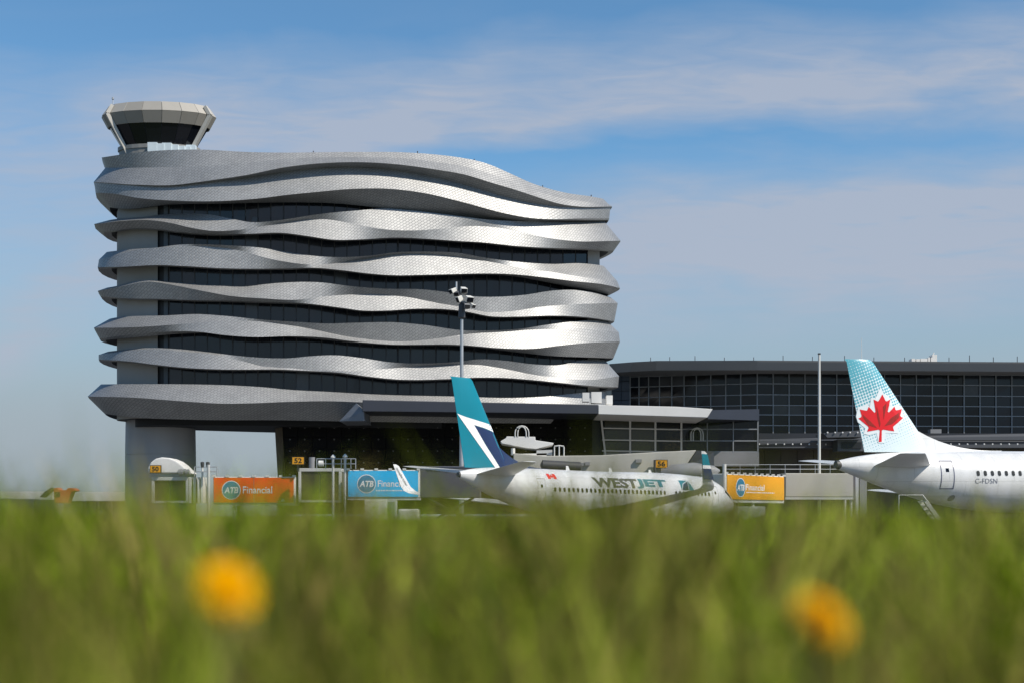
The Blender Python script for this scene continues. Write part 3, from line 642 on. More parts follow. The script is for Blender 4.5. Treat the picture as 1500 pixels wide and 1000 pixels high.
for i in range(len(vx)-1):
    for j in range(len(ry)-1):
        a, b = P(vx[i]+1.5, ry[j+1]-1, 176.4), P(vx[i+1]-1.5, ry[j]+1, 176.4)
        MB().box((a.x, 176.35, a.z), (b.x, 176.45, b.z)).build('pane', M_OLIVE if i < 2 else M_TGLASS, wf if i < 3 else wf2)
MB().box((PX(884, 176), 176.1, PZ(682, 176)), (PX(1112, 176), 177.5, PZ(661.8, 176))).build('sill_wall', M_GREY, link)
# white parapet and hatch near the building's right foot
for x0, x1, y0, y1 in ((853, 863, 575, 588), (866, 881, 574, 590), (888, 897, 579, 592)):
    a, b = P(x0, y1, 169), P(x1, y0, 169)
    MB().box((a.x, 168.5, a.z), (b.x, 170, b.z)).build('roof_hatch', M_WHITE, link)

# ------------------------------------------------------------------ boarding bridges and gate furniture
M_ORANGE = mat('orange_banner', (.90, .085, .003), .5, var=.06, scale=.3)
M_SKYB = mat('sky_blue_banner', (.02, .50, .86), .5, var=.06, scale=.3)
M_YELL = mat('amber_banner', (.78, .34, .01), .5, var=.06, scale=.3)
M_LOGO = mat('logo_blue', (.008, .20, .36), .45, var=.05)
M_LET = mat('white_lettering', (.85, .85, .84), .5, var=.03)
M_SIGNY = mat('gate_sign_amber', (.72, .32, .012), .45)
M_SIGNK = mat('gate_sign_black', (.01, .01, .01), .5)
M_OFFW = mat('off_white_tunnel', (.62, .61, .57), .55, var=.08, scale=.5, streaks=1)
def disc2d(n=40): return [(.5+.5*math.cos(2*math.pi*i/n), .5+.5*math.sin(2*math.pi*i/n)) for i in range(n)], [tuple(range(n))]
class Side:
    """a bridge side: maps photograph-sized (u across, v down) panel coordinates to the tunnel wall"""
    def __init__(s, A, B, z0, z1):
        s.A, s.B = Vector((A.x, A.y, 0)), Vector((B.x, B.y, 0)); s.z0, s.z1 = z0, z1
        s.d = (s.B-s.A); s.L = s.d.length; s.d.normalize(); s.n = Vector((s.d.y, -s.d.x, 0))
    def p(s, u, v, o=0.0): return s.A+s.d*(u*s.L)+Vector((0, 0, s.z0+(s.z1-s.z0)*v))+s.n*o
def tunnel(th, sd, width, m, rib=True, name='tunnel'):
    w = -sd.n*width; mb = MB()
    a, b = sd.p(0, 0), sd.p(1, 0); c, d = sd.p(1, 1), sd.p(0, 1)
    t = mb.hexa([a, b, b+w, a+w, d, c, c+w, d+w]).build(name, m, th, bevel=.08)
    if rib:
        k = max(3, int(sd.L/1.25))
        for i in range(k+1):   # upstand ribs along the roof edge
            u = i/k*.98+.01; q = sd.p(u, 1, .03)
            MB().beam(q+Vector((0, 0, -.05)), q+Vector((0, 0, .17)), .35, .12).build('roof_rib', M_OFFW, th)
    lo = MB(); lo.beam(sd.p(0, -.05, -.2), sd.p(1, -.05, -.2), .3, .28); lo.beam(sd.p(0, -.05, -width+.2), sd.p(1, -.05, -width+.2), .3, .28)
    lo.build('underframe', M_LGREY, th)
    return t
def legs(th, sd, us, width):
    for u in us:
        for o in (-.4, -width+.4):
            q = sd.p(u, 0, o); MB().tube([(q.x, q.y, .35), (q.x, q.y, sd.z0-.1)], .17, 10).build('support_leg', M_LGREY, th)
        a, b = sd.p(u, 0, -.4), sd.p(u, 0, -width+.4)
        MB().beam((a.x, a.y, .7), (b.x, b.y, .7), .5, .35).build('bogie', M_GREY, th)
        for q in (a, b):
            ax = sd.n
            MB().lathe([(-.16, .25), (-.15, .48), (.15, .48), (.16, .25)], (q.x, q.y, .48), sd.n, 18).build('wheel', M_TYRE, th)
def banner(th, sd, m, u0, u1, v0, v1, disc, atb, fin, narrow=1.0, tagline=None, split=None):
    pn = MB(); o = .06
    spans = [(u0, u1)] if split is None else [(u0, split-.004), (split+.004, u1)]
    root = None
    for a, b in spans:
        pn = MB().hexa([sd.p(a, v0, .02), sd.p(b, v0, .02), sd.p(b, v0, o), sd.p(a, v0, o), sd.p(a, v1, .02), sd.p(b, v1, .02), sd.p(b, v1, o), sd.p(a, v1, o)]).build('banner', m, th)
        root = root or pn
    H = sd.z1-sd.z0
    def put(vs, fs, nm, mm, cu, cv, wu, hv, off):
        return MB().add([sd.p(cu+(x-.5)*wu, cv+(y-.5)*hv, off) for x, y in vs], fs).build(nm, mm, root)
    cu, cv, hv = disc; wu = hv*H/sd.L
    put(*disc2d(), 'logo_rim', M_LET, cu, cv, wu*1.09, hv*1.09, o+.012)
    put(*disc2d(), 'logo_disc', M_LOGO, cu, cv, wu, hv, o+.02)
    put(*text_polys('ATB', .03, .2), 'logo_letters', M_LET, cu, cv, wu*.82, hv*.36, o+.03)
    put(*text_polys('Financial', .012), 'bank_name', M_LET, *fin, o+.012)
    if tagline:
        cu, cv, wu, hv = tagline; x = -.5; rr = random.Random(3); mb = MB()
        while x < .5:
            w = rr.uniform(.02, .07); w = min(w, .5-x)
            mb.add([sd.p(cu+x*wu, cv-hv/2, o+.012), sd.p(cu+(x+w)*wu, cv-hv/2, o+.012), sd.p(cu+(x+w)*wu, cv+hv/2, o+.012), sd.p(cu+x*wu, cv+hv/2, o+.012)], [(0, 1, 2, 3)]); x += w+.02
        mb.build('small_print', M_LET, root)
    return root
def gate_sign(th, s, px0, px1, y0, y1, Y, name='gate_sign'):
    a, b = P(px0, y1, Y), P(px1, y0, Y); t = .22
    g = MB().box((a.x, Y, a.z), (b.x, Y+t, b.z)).build(name, M_SIGNK, th)
    w, h = b.x-a.x, b.z-a.z
    MB().box((a.x+w*.05, Y-.03, a.z+h*.08), (b.x-w*.05, Y+.01, b.z-h*.08)).build('sign_face', M_SIGNY, g)
    flat_decal(*text_polys(s, .03), 'gate_number', M_SIGNK, g, (a.x+w*.2, Y-.042, a.z+h*.2), (1, 0, 0), (0, 0, 1), w*.6, h*.62)
    return g
def rails(th, pts, z0, h, name='handrail', m=None, r=.05, posts=True):
    mb = MB(); pts = [Vector((p.x, p.y, z0)) for p in pts]
    for k in (h, h*.5): mb.tube([p+Vector((0, 0, k)) for p in pts], r, 6)
    if posts:
        for p in pts: mb.tube([p, p+Vector((0, 0, h))], r, 6)
    return mb.build(name, m or M_STEEL, th)
def cab_head(th, px0, px1, y0, y1, Y, depth=3.2):
    """open-framed end cab: frame, dark opening, bellows ribs at the right"""
    a, b = P(px0, y1, Y), P(px1, y0, Y); mb = MB(); t = .22
    x0, x1, z0, z1 = a.x, b.x, a.z, b.z
    MB().box((x0+.05, Y+.25, z0+.05), (x1-.05, Y+depth, z1-.05)).build('cab_body', mat('cab_olive_grey', (.13, .13, .115), .6), th)  # body in one even olive grey
    mb.box((x0, Y, z1-t*1.6), (x1, Y+depth+.1, z1)); mb.box((x0, Y, z0), (x1, Y+.3, z0+t))
    mb.box((x0, Y, z0+t), (x0+t*1.3, Y+.3, z1-t*1.6)); mb.box((x1-t*1.3, Y, z0+t), (x1, Y+.3, z1-t*1.6))
    mb.build('cab_frame', M_LGREY, th, bevel=.03)
    xm = (x0+x1)/2
    for p, q in ((x0+t*1.6, xm-.1), (xm+.1, x1-t*1.6)):
        MB().box((p, Y+.15, z0+t*1.4), (q, Y+.24, z1-t*2)).build('cab_window', M_OLIVE, th)
# gate 50: orange bridge
YB = 150
b50 = thing('boarding_bridge', 'orange bank-banner boarding bridge with white dome head, in front of the round column', 'boarding bridge', (PX(360, YB), YB, 0), group='boarding bridges along the terminal')
sd = Side(P(312, 0, YB), P(432, 0, YB), PZ(736, YB), PZ(697.5, YB))
tunnel(b50, sd, 3.2, M_OFFW); legs(b50, sd, (.25, .8), 3.2)
banner(b50, sd, M_ORANGE, .012, .985, .02, .965, ((339-312)/120, .49, .66), None, ((377.5-312)/120, .50, 43/120, .27), split=(372-312)/120)
sw = [(0, 0), (.55, .12), (.75, .75), (.62, 1), (.85, .85), (1, .1), (.9, .05)]
MB().add([sd.p(.76+x*.12, .05+y*.13, .075) for x, y in poly2d(sw)[0]], poly2d(sw)[1]).build('banner_swirl', M_LET, b50)
cab_head(b50, 222, 276, 698, 736, 149)
mb = MB(); prof = [(217, 692), (217, 684), (221, 676), (228, 671), (237, 669), (248, 670), (258, 674), (266, 680), (273, 687), (279, 692.5)]
MB().prism([P(x, y, 149) for x, y in prof], (0, 3.4, 0)).build('dome_head', M_WHITE, b50, bevel=.12)
gate_sign(b50, '50', 219.5, 236, 680.5, 692, 148.6)
for x in (277, 283, 289, 294): MB().box((PX(x, 149), 149, PZ(736, 149)), (PX(x+3.6, 149), 151.5, PZ(698, 149))).build('bellows_rib', M_OFFW, b50)
MB().tube([(PX(305.5, 148), 148, 0), (PX(305.5, 148), 148, PZ(680, 148))], .16, 10).build('post', M_LGREY, b50)
for x in (296.5, 304.5):
    MB().lathe([(0, .14), (.3, .2), (.55, .2), (.6, .05)], P(x, 684, 148.5), (0, 0, 1), 12).build('beacon', M_DGREY, b50)
    MB().tube([P(x, 698, 148.5), P(x, 683, 148.5)], .11, 8).build('beacon_stem', M_OFFW, b50)
rails(b50, [P(x, 0, 149.5) for x in (285, 296, 304, 318)], PZ(697, 149.5), 1.0)
mb = MB()
for x, y, r in ((265, 691, .35), (270, 690, .28), (275, 691, .32)): mb.lathe([(-.3, .02), (-.2, r), (.2, r), (.3, .02)], P(x, y, 148.8), (1, 0, .2), 10)
mb.build('roof_motor', M_GREY, b50)
# gate 52: blue bridge
b52 = thing('boarding_bridge', 'sky blue bank-banner boarding bridge left of the teal tail fin', 'boarding bridge', (PX(560, 148), 148, 0), group='boarding bridges along the terminal')
sd = Side(P(509, 0, 148), P(614, 0, 148), PZ(727.5, 148), PZ(687.5, 148))
tunnel(b52, sd, 3.2, M_OFFW); legs(b52, sd, (.55,), 3.2)
banner(b52, sd, M_SKYB, .01, .985, .02, .965, ((537-509)/105, .49, .63), None, ((573.5-509)/105, .50, 40/105, .24), tagline=((580-509)/105, .245, 58/105, .045))
cab_head(b52, 437, 500, 685, 735, 150.6)
gate_sign(b52, '52', 427.5, 446, 668, 680, 149.2)
MB().tube([P(437, 680, 149.5), P(437, 690, 149.5)], .12, 8).build('sign_post', M_DGREY, b52)
for x, y in ((488, 668), (505.5, 667)):
    MB().tube([(PX(x, 147.2), 147.2, 0), P(x, y+2, 147.2)], .13, 10).build('post', M_LGREY, b52)
    MB().lathe([(0, .26), (.12, .26), (.35, .05)], P(x, y+2, 147.2), (0, 0, 1), 10).build('post_cap', M_OFFW, b52)
rails(b52, [P(x, 0, 147.8) for x in (464, 477, 488, 500, 514, 521)], PZ(686, 147.8), 1.05)
MB().tube([P(457, 685, 148), P(457, 669, 148)], .32, 12).build('vent_pipe', M_GREY, b52)
MB().lathe([(-.3, .05), (-.25, .33), (.25, .33), (.3, .05)], P(470.5, 678, 148), (1, 0, 0), 14).build('floodlight', M_WHITE, b52)
# gate 56: beige tunnel with canopy behind the teal-tailed airliner
b56 = thing('boarding_bridge', 'long beige boarding tunnel with amber 56 sign, behind the teal-tailed airliner', 'boarding bridge', (PX(900, 150), 150, 0), group='boarding bridges along the terminal')
slab_poly([(752, 663, 150), (800, 667, 150), (880, 666, 150), (960, 661.5, 150), (1020, 658.5, 150), (1003, 684, 150), (1000, 695, 150), (752, 700, 150)], 3.4, 'tunnel', M_BEIGE, b56, bevel=.08)
slab_poly([(1021, 659, 150.3), (1046, 661, 153), (1046, 690, 153), (1003, 690, 150.3), (1004, 684, 150.3)], 3.2, 'dark_end', M_NAVY, b56)  # tunnel end in the slate blue fascia colour
gate_sign(b56, '56', 959.5, 978, 672.5, 685, 149.4)
MB().tube([P(959, 673, 149.3), P(959, 696, 149.3)], .13, 8).build('sign_post', M_DGREY, b56)
slab_poly([(733, 645.5, 151), (741, 641, 151), (742, 638.5, 151), (784, 639, 151), (784.5, 644, 151), (811, 648, 151), (810, 651, 151), (785, 657, 151), (770, 655.5, 151), (735, 649, 151)], 3.5, 'canopy_roof', M_WHITE, b56, bevel=.05)
slab_poly([(757, 664, 151), (801, 663, 151), (801, 667, 151), (757, 667, 151)], 3, 'low_wall', M_WHITE, b56)
slab_poly([(786, 659, 151), (809, 658, 151), (809, 666, 151), (786, 666, 151)], 1.2, 'unit', M_LGREY, b56)
MB().tube([P(751.5, 656, 151), P(751.5, 666, 151)], .22, 8).build('canopy_post', M_WHITE, b56)
def hoop(th, pxc, ytop, ybot, w, Y):
    for k in (0, 1.0):
        for s in (1.0, .62):
            pts = [P(pxc-w/2*s, ybot, Y+k)]+[P(pxc-w/2*s*math.cos(t), ytop+(1-math.sin(t))*w*.5*1.0+(1-s)*3, Y+k) for t in np.linspace(0, math.pi, 9)]+[P(pxc+w/2*s, ybot, Y+k)]
            MB().tube(pts, .07, 6).build('ladder_hoop', M_OFFW, th)
hoop(b56, 764.5, 623, 639, 20, 151); 
for x in (812, 819, 826): MB().tube([P(x, 652+abs(x-819)*.2, 150.6), P(x, 668, 150.6)], .08, 6).build('rail_post', M_OFFW, b56)
MB().tube([P(812, 653, 150.6), P(819, 652, 150.6), P(826, 653, 150.6)], .08, 6).build('rail_top', M_OFFW, b56)
mb = MB(); mb.lathe([(-2.2, .1), (-2, .55), (2, .55), (2.2, .1)], P(822, 682, 148.9), (1, .1, -.05), 14); mb.build('air_hose', M_DGREY, b56, smooth=True)
for x, y, w in ((857, 678, 7), (931, 674, 9), (850, 679, 5)): MB().box((PX(x, 149.8), 149.7, PZ(y+3, 150)), (PX(x+w, 149.8), 150, PZ(y-2, 150))).build('wall_fitting', M_GREY, b56)
hoop(link, 1021, 626, 645, 18, 174)
MB().lathe([(0, .3), (1.2, .9), (3.5, 1.0), (5.6, .55), (6.2, .1)], P(968, 693, 149.2), (1, 0, .05), 16).build('bellows_hood', M_GREY, b56, smooth=True)
# gate with amber banner at right
b57 = thing('boarding_bridge', 'amber bank-banner boarding bridge with plain grey rear tunnel, between the two airliners', 'boarding bridge', (PX(1110, 150), 150, 0), group='boarding bridges along the terminal')
sd = Side(P(1063, 0, 146), P(1149, 0, 156.0), PZ(731.5, 149), PZ(694, 149))
tunnel(b57, sd, 3.0, M_OFFW); legs(b57, sd, (.5,), 3.0)
banner(b57, sd, M_YELL, .015, .985, .02, .96, ((1083-1063)/86, .48, .68), None, ((1104-1063)/86, .50, 27/86, .24), tagline=((1112-1063)/86, .30, 42/86, .04))
sd = Side(P(1150.5, 0, 156.6), P(1252, 0, 157.2), PZ(727, 156), PZ(692, 156))
tunnel(b57, sd, 3.0, M_BEIGE, rib=False, name='rear_tunnel'); legs(b57, sd, (.96,), 3.0)
rails(b57, [P(x, 0, 158.5) for x in range(1062, 1260, 22)], PZ(693, 158.5), 1.0, r=.035)
MB().tube([(PX(1061, 145.5), 145.5, 0), P(1061, 679, 145.5)], .2, 10).build('post', M_OFFW, b57)
slab_poly([(1034, 695, 151), (1058, 695, 151), (1058, 722, 151), (1034, 722, 151)], 2, 'end_cab', M_LGREY, b57)
slab_poly([(1041, 705, 150.9), (1050.5, 705, 150.9), (1050.5, 712, 150.9), (1044, 712, 150.9)], .05, 'blue_mark', mat('royal_blue_mark', (.01, .10, .55), .4), b57)
for x, w in ((1253, 5), (1259, 11)): slab_poly([(x, 688, 150), (x+w, 688, 150), (x+w-.5, 760, 150), (x+.5, 760, 150)], 1.0, 'rotunda_column', M_GREY if w > 6 else M_LGREY, b57)

# ------------------------------------------------------------------ masts
mast = thing('light_mast', 'tall apron light mast with clustered floodlights, in front of the wavy facade', 'light mast', (PX(676, 140), 140, 0))
MB().tube([(PX(676, 140), 140, 0), P(676.5, 452, 140)], [.26, .14], 12).build('pole', M_STEEL, mast, smooth=True)
def flood(px, py, Y, w, h, yaw, m):
    c = P(px, py, Y); s_ = w*Y/F/2; t = h*Y/F/2; d = Vector((math.sin(yaw), -math.cos(yaw), -.55)).normalized(); r = d.cross(Vector((0, 0, 1))).normalized(); u = r.cross(d)
    mb = MB(); k = .75
    mb.hexa([c-r*s_-u*t+d*.3, c+r*s_-u*t+d*.3, c+r*s_*k-u*t*k-d*.35, c-r*s_*k-u*t*k-d*.35, c-r*s_+u*t+d*.3, c+r*s_+u*t+d*.3, c+r*s_*k+u*t*k-d*.35, c-r*s_*k+u*t*k-d*.35])
    f = mb.build('floodlight', m, mast, bevel=.04)
    mb = MB(); mb.hexa([c-r*s_*.85-u*t*.8+d*.31, c+r*s_*.85-u*t*.8+d*.31, c+r*s_*.85-u*t*.8+d*.34, c-r*s_*.85-u*t*.8+d*.34, c-r*s_*.85+u*t*.8+d*.31, c+r*s_*.85+u*t*.8+d*.31, c+r*s_*.85+u*t*.8+d*.34, c-r*s_*.85+u*t*.8+d*.34])
    mb.build('lamp_glass', M_TGLASS, f)
for a in ((663.5, 426, 140, 9, 7, -1.0, M_OFFW), (670, 430, 139.6, 8, 6, -.4, M_DGREY), (679, 425, 139.7, 10, 8, .3, M_OFFW), (673, 438, 139.5, 6, 9, -.8, M_OFFW), (687, 438, 139.6, 12, 9, .5, M_OFFW), (684, 448, 139.4, 9, 7, .2, M_GREY), (691, 447.5, 139.8, 8, 6, .9, M_OFFW)): flood(*a)
mb = MB()
for (x0, y0, x1, y1) in ((676.5, 455, 676.5, 424), (664, 431, 682, 431), (671, 443, 691, 443), (676.5, 452, 686, 452), (668.5, 424, 668.5, 413)): mb.tube([P(x0, y0, 140), P(x1, y1, 140)], .1, 6)
mb.build('cross_arm', M_STEEL, mast)
MB().lathe([(-.9, .1), (-.7, .36), (.6, .3), (.8, .1)], P(676.5, 455, 140), (0, 0, 1), 12).build('mast_collar', M_DGREY, mast)
m2 = thing('plain_mast', 'slim pale mast with no lamps, left of the maple leaf tail', 'mast', (PX(1200, 160), 160, 0))
MB().tube([(PX(1200, 160), 160, 0), P(1200, 518.5, 160)], [.19, .13], 12).build('pole', M_OFFW, m2, smooth=True)
MB().tube([P(1200, 519, 160), P(1200, 517, 160)], .17, 8).build('cap', M_DGREY, m2)

# ------------------------------------------------------------------ airliners
class Liner:
    """t runs forward from the tail tip, y to port, z up; everything in the aircraft's own frame"""
    def __init__(s, name, label, tail_px, tailY, theta, sections, pitch=0.0, z0=0.0, group='parked airliners'):
        s.loc = Vector((PX(tail_px, tailY), tailY, z0)); s.rz = R(90-theta)
        s.o = thing(name, label, 'airliner', s.loc, s.rz, group, pitch=-R(pitch))
        s.fz, s.fw, s.fh = (hermite([(q[0], q[k]) for q in sections]) for k in (1, 2, 3)); s.sec = sections; s.L = sections[-1][0]
        s.M = FRAME[s.o.name].inverted()
    def ring(s, t, n=40):
        zc_, w, h = float(s.fz(t)), max(.02, float(s.fw(t))), max(.02, float(s.fh(t)))
        return [(t, w*math.sin(2*math.pi*k/n), zc_+h*math.cos(2*math.pi*k/n)) for k in range(n)]
    def body(s, m):
        n = 40; ts = np.concatenate([np.linspace(0, 9, 22), np.linspace(9.6, s.L-6, 26), np.linspace(s.L-5.6, s.L-.5, 16), [s.L-.3, s.L-.12, s.L-.03, s.L]])
        mb = MB(); vs = []
        for t in ts: vs += s.ring(t, n)
        fs = [(i*n+k, i*n+(k+1) % n, (i+1)*n+(k+1) % n, (i+1)*n+k) for i in range(len(ts)-1) for k in range(n)]
        fs += [tuple(range(n)), tuple((len(ts)-1)*n+k for k in range(n))]
        s.fus = mb.add(vs, fs).build('fuselage', m, s.o, smooth=50, local=True)
    def skin(s, t, z, side, off=.012):
        zc_, w, h = float(s.fz(t)), float(s.fw(t)), float(s.fh(t)); k = max(-.98, min(.98, (z-zc_)/h))
        y = w*math.sqrt(1-k*k); ny, nz = y/w/w, (z-zc_)/h/h; l = math.hypot(ny, nz)
        return (t, side*(y+off*ny/l), z+off*nz/l)
    def decal(s, vs, fs, name, m, side, off=.012, parent=None, kind=None):
        """vs in (t, z)"""
        return MB().add([s.skin(t, z, side, off) for t, z in vs], fs).build(name, m, parent or s.fus, local=True, kind=kind)
    def text(s, st, t0, t1, z0, z1, m, side, name, bold=.03, shear=0):
        vs, fs = text_polys(st, bold, shear)
        vs = [((t0+(t1-t0)*a) if side < 0 else (t1-(t1-t0)*a), z0+(z1-z0)*b) for a, b in vs]
        return s.decal(*refine(vs, fs, .3), name, m, side)
    def windows(s, t0, t1, pitch, z, w, h, skip, m, side):
        mb = MB(); t = t0; k = 0
        while t < t1:
            if k not in skip:
                c = [(t+dx*w/2, z+dz*h/2) for dx, dz in ((-.5, -1), (.5, -1), (1, -.6), (1, .6), (.5, 1), (-.5, 1), (-1, .6), (-1, -.6))]
                mb.add([s.skin(a, b, side, .015) for a, b in c], [tuple(range(8))])
            t += pitch; k += 1
        return mb.build('cabin_window', m, s.fus, local=True, kind='stuff')
    def door(s, t, z0, z1, w, m, side, lw=.05):
        mb = MB()
        def strip(a, b, n):
            for i in range(n):
                p = [a[j]+(b[j]-a[j])*i/n for j in (0, 1)]; q = [a[j]+(b[j]-a[j])*(i+1)/n for j in (0, 1)]
                dx, dz = (lw, 0) if abs(a[0]-b[0]) < .01 else (0, lw)
                mb.add([s.skin(p[0], p[1], side), s.skin(q[0], q[1], side), s.skin(q[0]+dx, q[1]+dz, side), s.skin(p[0]+dx, p[1]+dz, side)], [(0, 1, 2, 3)])
        strip((t, z0), (t, z1), 8); strip((t+w, z0), (t+w, z1), 8); strip((t, z0), (t+w, z0), 4); strip((t, z1), (t+w+lw, z1), 4)
        o = mb.build('door', m, s.fus, local=True)
        c = [(t+w*.4, z0+.62*(z1-z0)), (t+w*.65, z0+.62*(z1-z0)), (t+w*.65, z0+.75*(z1-z0)), (t+w*.4, z0+.75*(z1-z0))]
        MB().add([s.skin(a, b, side, .016) for a, b in c], [(0, 1, 2, 3)]).build('door_window', M_TGLASS, o, local=True)
        return o
    def foil(s, name, secs, m, chordx=(0, .04, .12, .3, .55, .8, 1.0), parent=None):
        """secs: (origin of leading edge xyz, chord, thickness, thickness direction)"""
        prof = [0, .42, .75, 1.0, .82, .42, .06]; mb = MB(); n = len(chordx); vs = []
        for le, c, th, nd in secs:
            le = Vector(le); nd = Vector(nd).normalized()
            up = [le+Vector((-c*x, 0, 0))+nd*(th*p/2) for x, p in zip(chordx, prof)]; dn = [le+Vector((-c*x, 0, 0))-nd*(th*p/2) for x, p in zip(chordx, prof)]
            vs += up+dn[::-1]
        k = 2*n
        fs = [(i*k+j, i*k+(j+1) % k, (i+1)*k+(j+1) % k, (i+1)*k+j) for i in range(len(secs)-1) for j in range(k)]
        fs += [tuple(range(k)), tuple((len(secs)-1)*k+j for j in range(k))]
        return mb.add(vs, fs).build(name, m, parent or s.o, local=True, smooth=35)
    def fin(s, m, root_le, root_te, tip_le, tip_te, zr, zt, dorsal, th):
        s.finp = (root_le, root_te, tip_le, tip_te, zr, zt, th)
        secs = []
        for f in (0, .33, .66, .97, 1.0):
            le = root_le+(tip_le-root_le)*f; te = root_te+(tip_te-root_te)*f
            t_ = th*(1-.6*f)*(1 if f < 1 else .3); secs.append(((le-(0.12 if f == 1 else 0), 0, zr+(zt-zr)*f+(.0)), le-te, t_, (0, 1, 0)))
        s.finobj = s.foil('tail_fin', secs, m)
        if dorsal:
            d0, back = dorsal; zd = zr+back/(root_le-tip_le)*(zt-zr)-.06; mb = MB(); N_ = 8; vs = []
            for i in range(N_+1):
                k = i/N_; t = root_le-back+(d0-root_le+back)*k; ztop = zr+.05+(zd-zr)*(1-k)**2.4+(float(s.fz(t)+s.fh(t))-zr)*k-.02
                w = .28*(1-k)+.03; zb = float(s.fz(t)+s.fh(t))-.3
                vs += [(t, -w, zb), (t, -w*.45, (ztop+zb)/2+.1), (t, 0, ztop), (t, w*.45, (ztop+zb)/2+.1), (t, w, zb)]
            fs = [(i*5+j, i*5+j+1, (i+1)*5+j+1, (i+1)*5+j) for i in range(N_) for j in range(4)]
            s.dors = mb.add(vs, fs).build('dorsal_fillet', m, s.o, smooth=True, local=True)
    def finskin(s, t, z, side, off=.02):
        a, b, c, d, zr, zt, th = s.finp; f = (z-zr)/(zt-zr); fc = max(0, min(1, f))
        le = a+(c-a)*f; te = b+(d-b)*f; x = (le-t)/(le-te); T = th*(1-.6*fc)
        h = float(np.interp(x, (0, .04, .12, .3, .55, .8, 1.0), (0, .42, .75, 1.0, .82, .42, .06)))*T/2
        return (t, side*(h+off), z)
    def findecal(s, pts, name, m, off=.02, res=.45, sides=(-1, 1), clip=True):
        vs, fs = poly2d(pts, res)
        for sd_ in sides:
            MB().add([s.finskin(t, z, sd_, off) for t, z in vs], fs).build(name, m, s.finobj, local=True)
    def px2tz(s, px, py):
        """photograph column/row -> (t, z) on the aircraft's centre plane"""
        dx, dy = math.cos(s.rz), math.sin(s.rz); k = (px-750)/F
        t = (k*s.loc.y-s.loc.x)/(dx-k*dy); Y = s.loc.y+t*dy; return t, PZ(py, Y)-s.loc.z
    def stab(s, m, le, te, tle, tte, y1, z0, z1):
        for sg in (-1, 1):
            s.foil('tailplane', [((le, 0, z0), le-te, .42, (0, 0, 1)), ((tle+.04, sg*y1*.98, z1-.01), tle-tte, .16, (0, 0, 1)), ((tle-.1, sg*y1, z1), (tle-tte)*.85, .04, (0, 0, 1))], m)
    def wing(s, m, secs):
        s.wings = {}
        for sg in (-1, 1):
            s.wings[sg] = s.foil('wing', [((le, sg*y, z), c, th, (0, 0, 1)) for le, y, z, c, th in secs], m)
    def engine(s, m, t0, y, z, r, L, mlip):
        for sg in (-1, 1):
            e = MB().lathe([(0, r*.62), (L*.12, r*.80), (L*.4, r*.98), (L*.75, r), (L*.93, r*.93), (L*.985, r*.86), (L, r*.80), (L*.95, r*.74), (L*.8, r*.72)], (t0, sg*y, z), (1, 0, .02), 36).build('engine', m, s.o, local=True, smooth=30)
            MB().lathe([(L*.945, r*.925), (L*.99, r*.865), (L*1.004, r*.80), (L*.985, r*.755)], (t0, sg*y, z), (1, 0, .02), 36).build('intake_lip', mlip, e, local=True, smooth=60)
            MB().lathe([(L*.8, r*.72), (L*.81, .2), (L*.93, .02)], (t0, sg*y, z), (1, 0, .02), 24).build('fan', M_DGREY, e, local=True)
            MB().lathe([(-.9, .05), (-.3, r*.3), (.3, r*.45)], (t0, sg*y, z), (1, 0, .02), 20).build('exhaust_cone', M_DGREY, e, local=True, smooth=True)
            s.foil('pylon', [((t0+L*.8, sg*y, z+r*.7), L*.9, .35, (0, 1, 0)), ((t0+L*.55, sg*y, z+r*1.32), L*.85, .3, (0, 1, 0))], m)
    def gear(s, t_main, y_main, t_nose, r=.53):
        for t, y, rr in ((t_main, y_main, r), (t_main, -y_main, r), (t_nose, 0, r*.65)):
            g = MB().tube([(t, y, rr), (t, y, 2.2)], .13, 10).build('landing_gear', M_STEEL, s.o, local=True)
            for o in (-.36, .36):
                MB().lathe([(-.17, rr*.5), (-.16, rr*.92), (-.1, rr), (.1, rr), (.16, rr*.92), (.17, rr*.5)], (t, y+o, rr), (0, 1, 0), 20).build('wheel', M_TYRE, g, local=True, smooth=True)

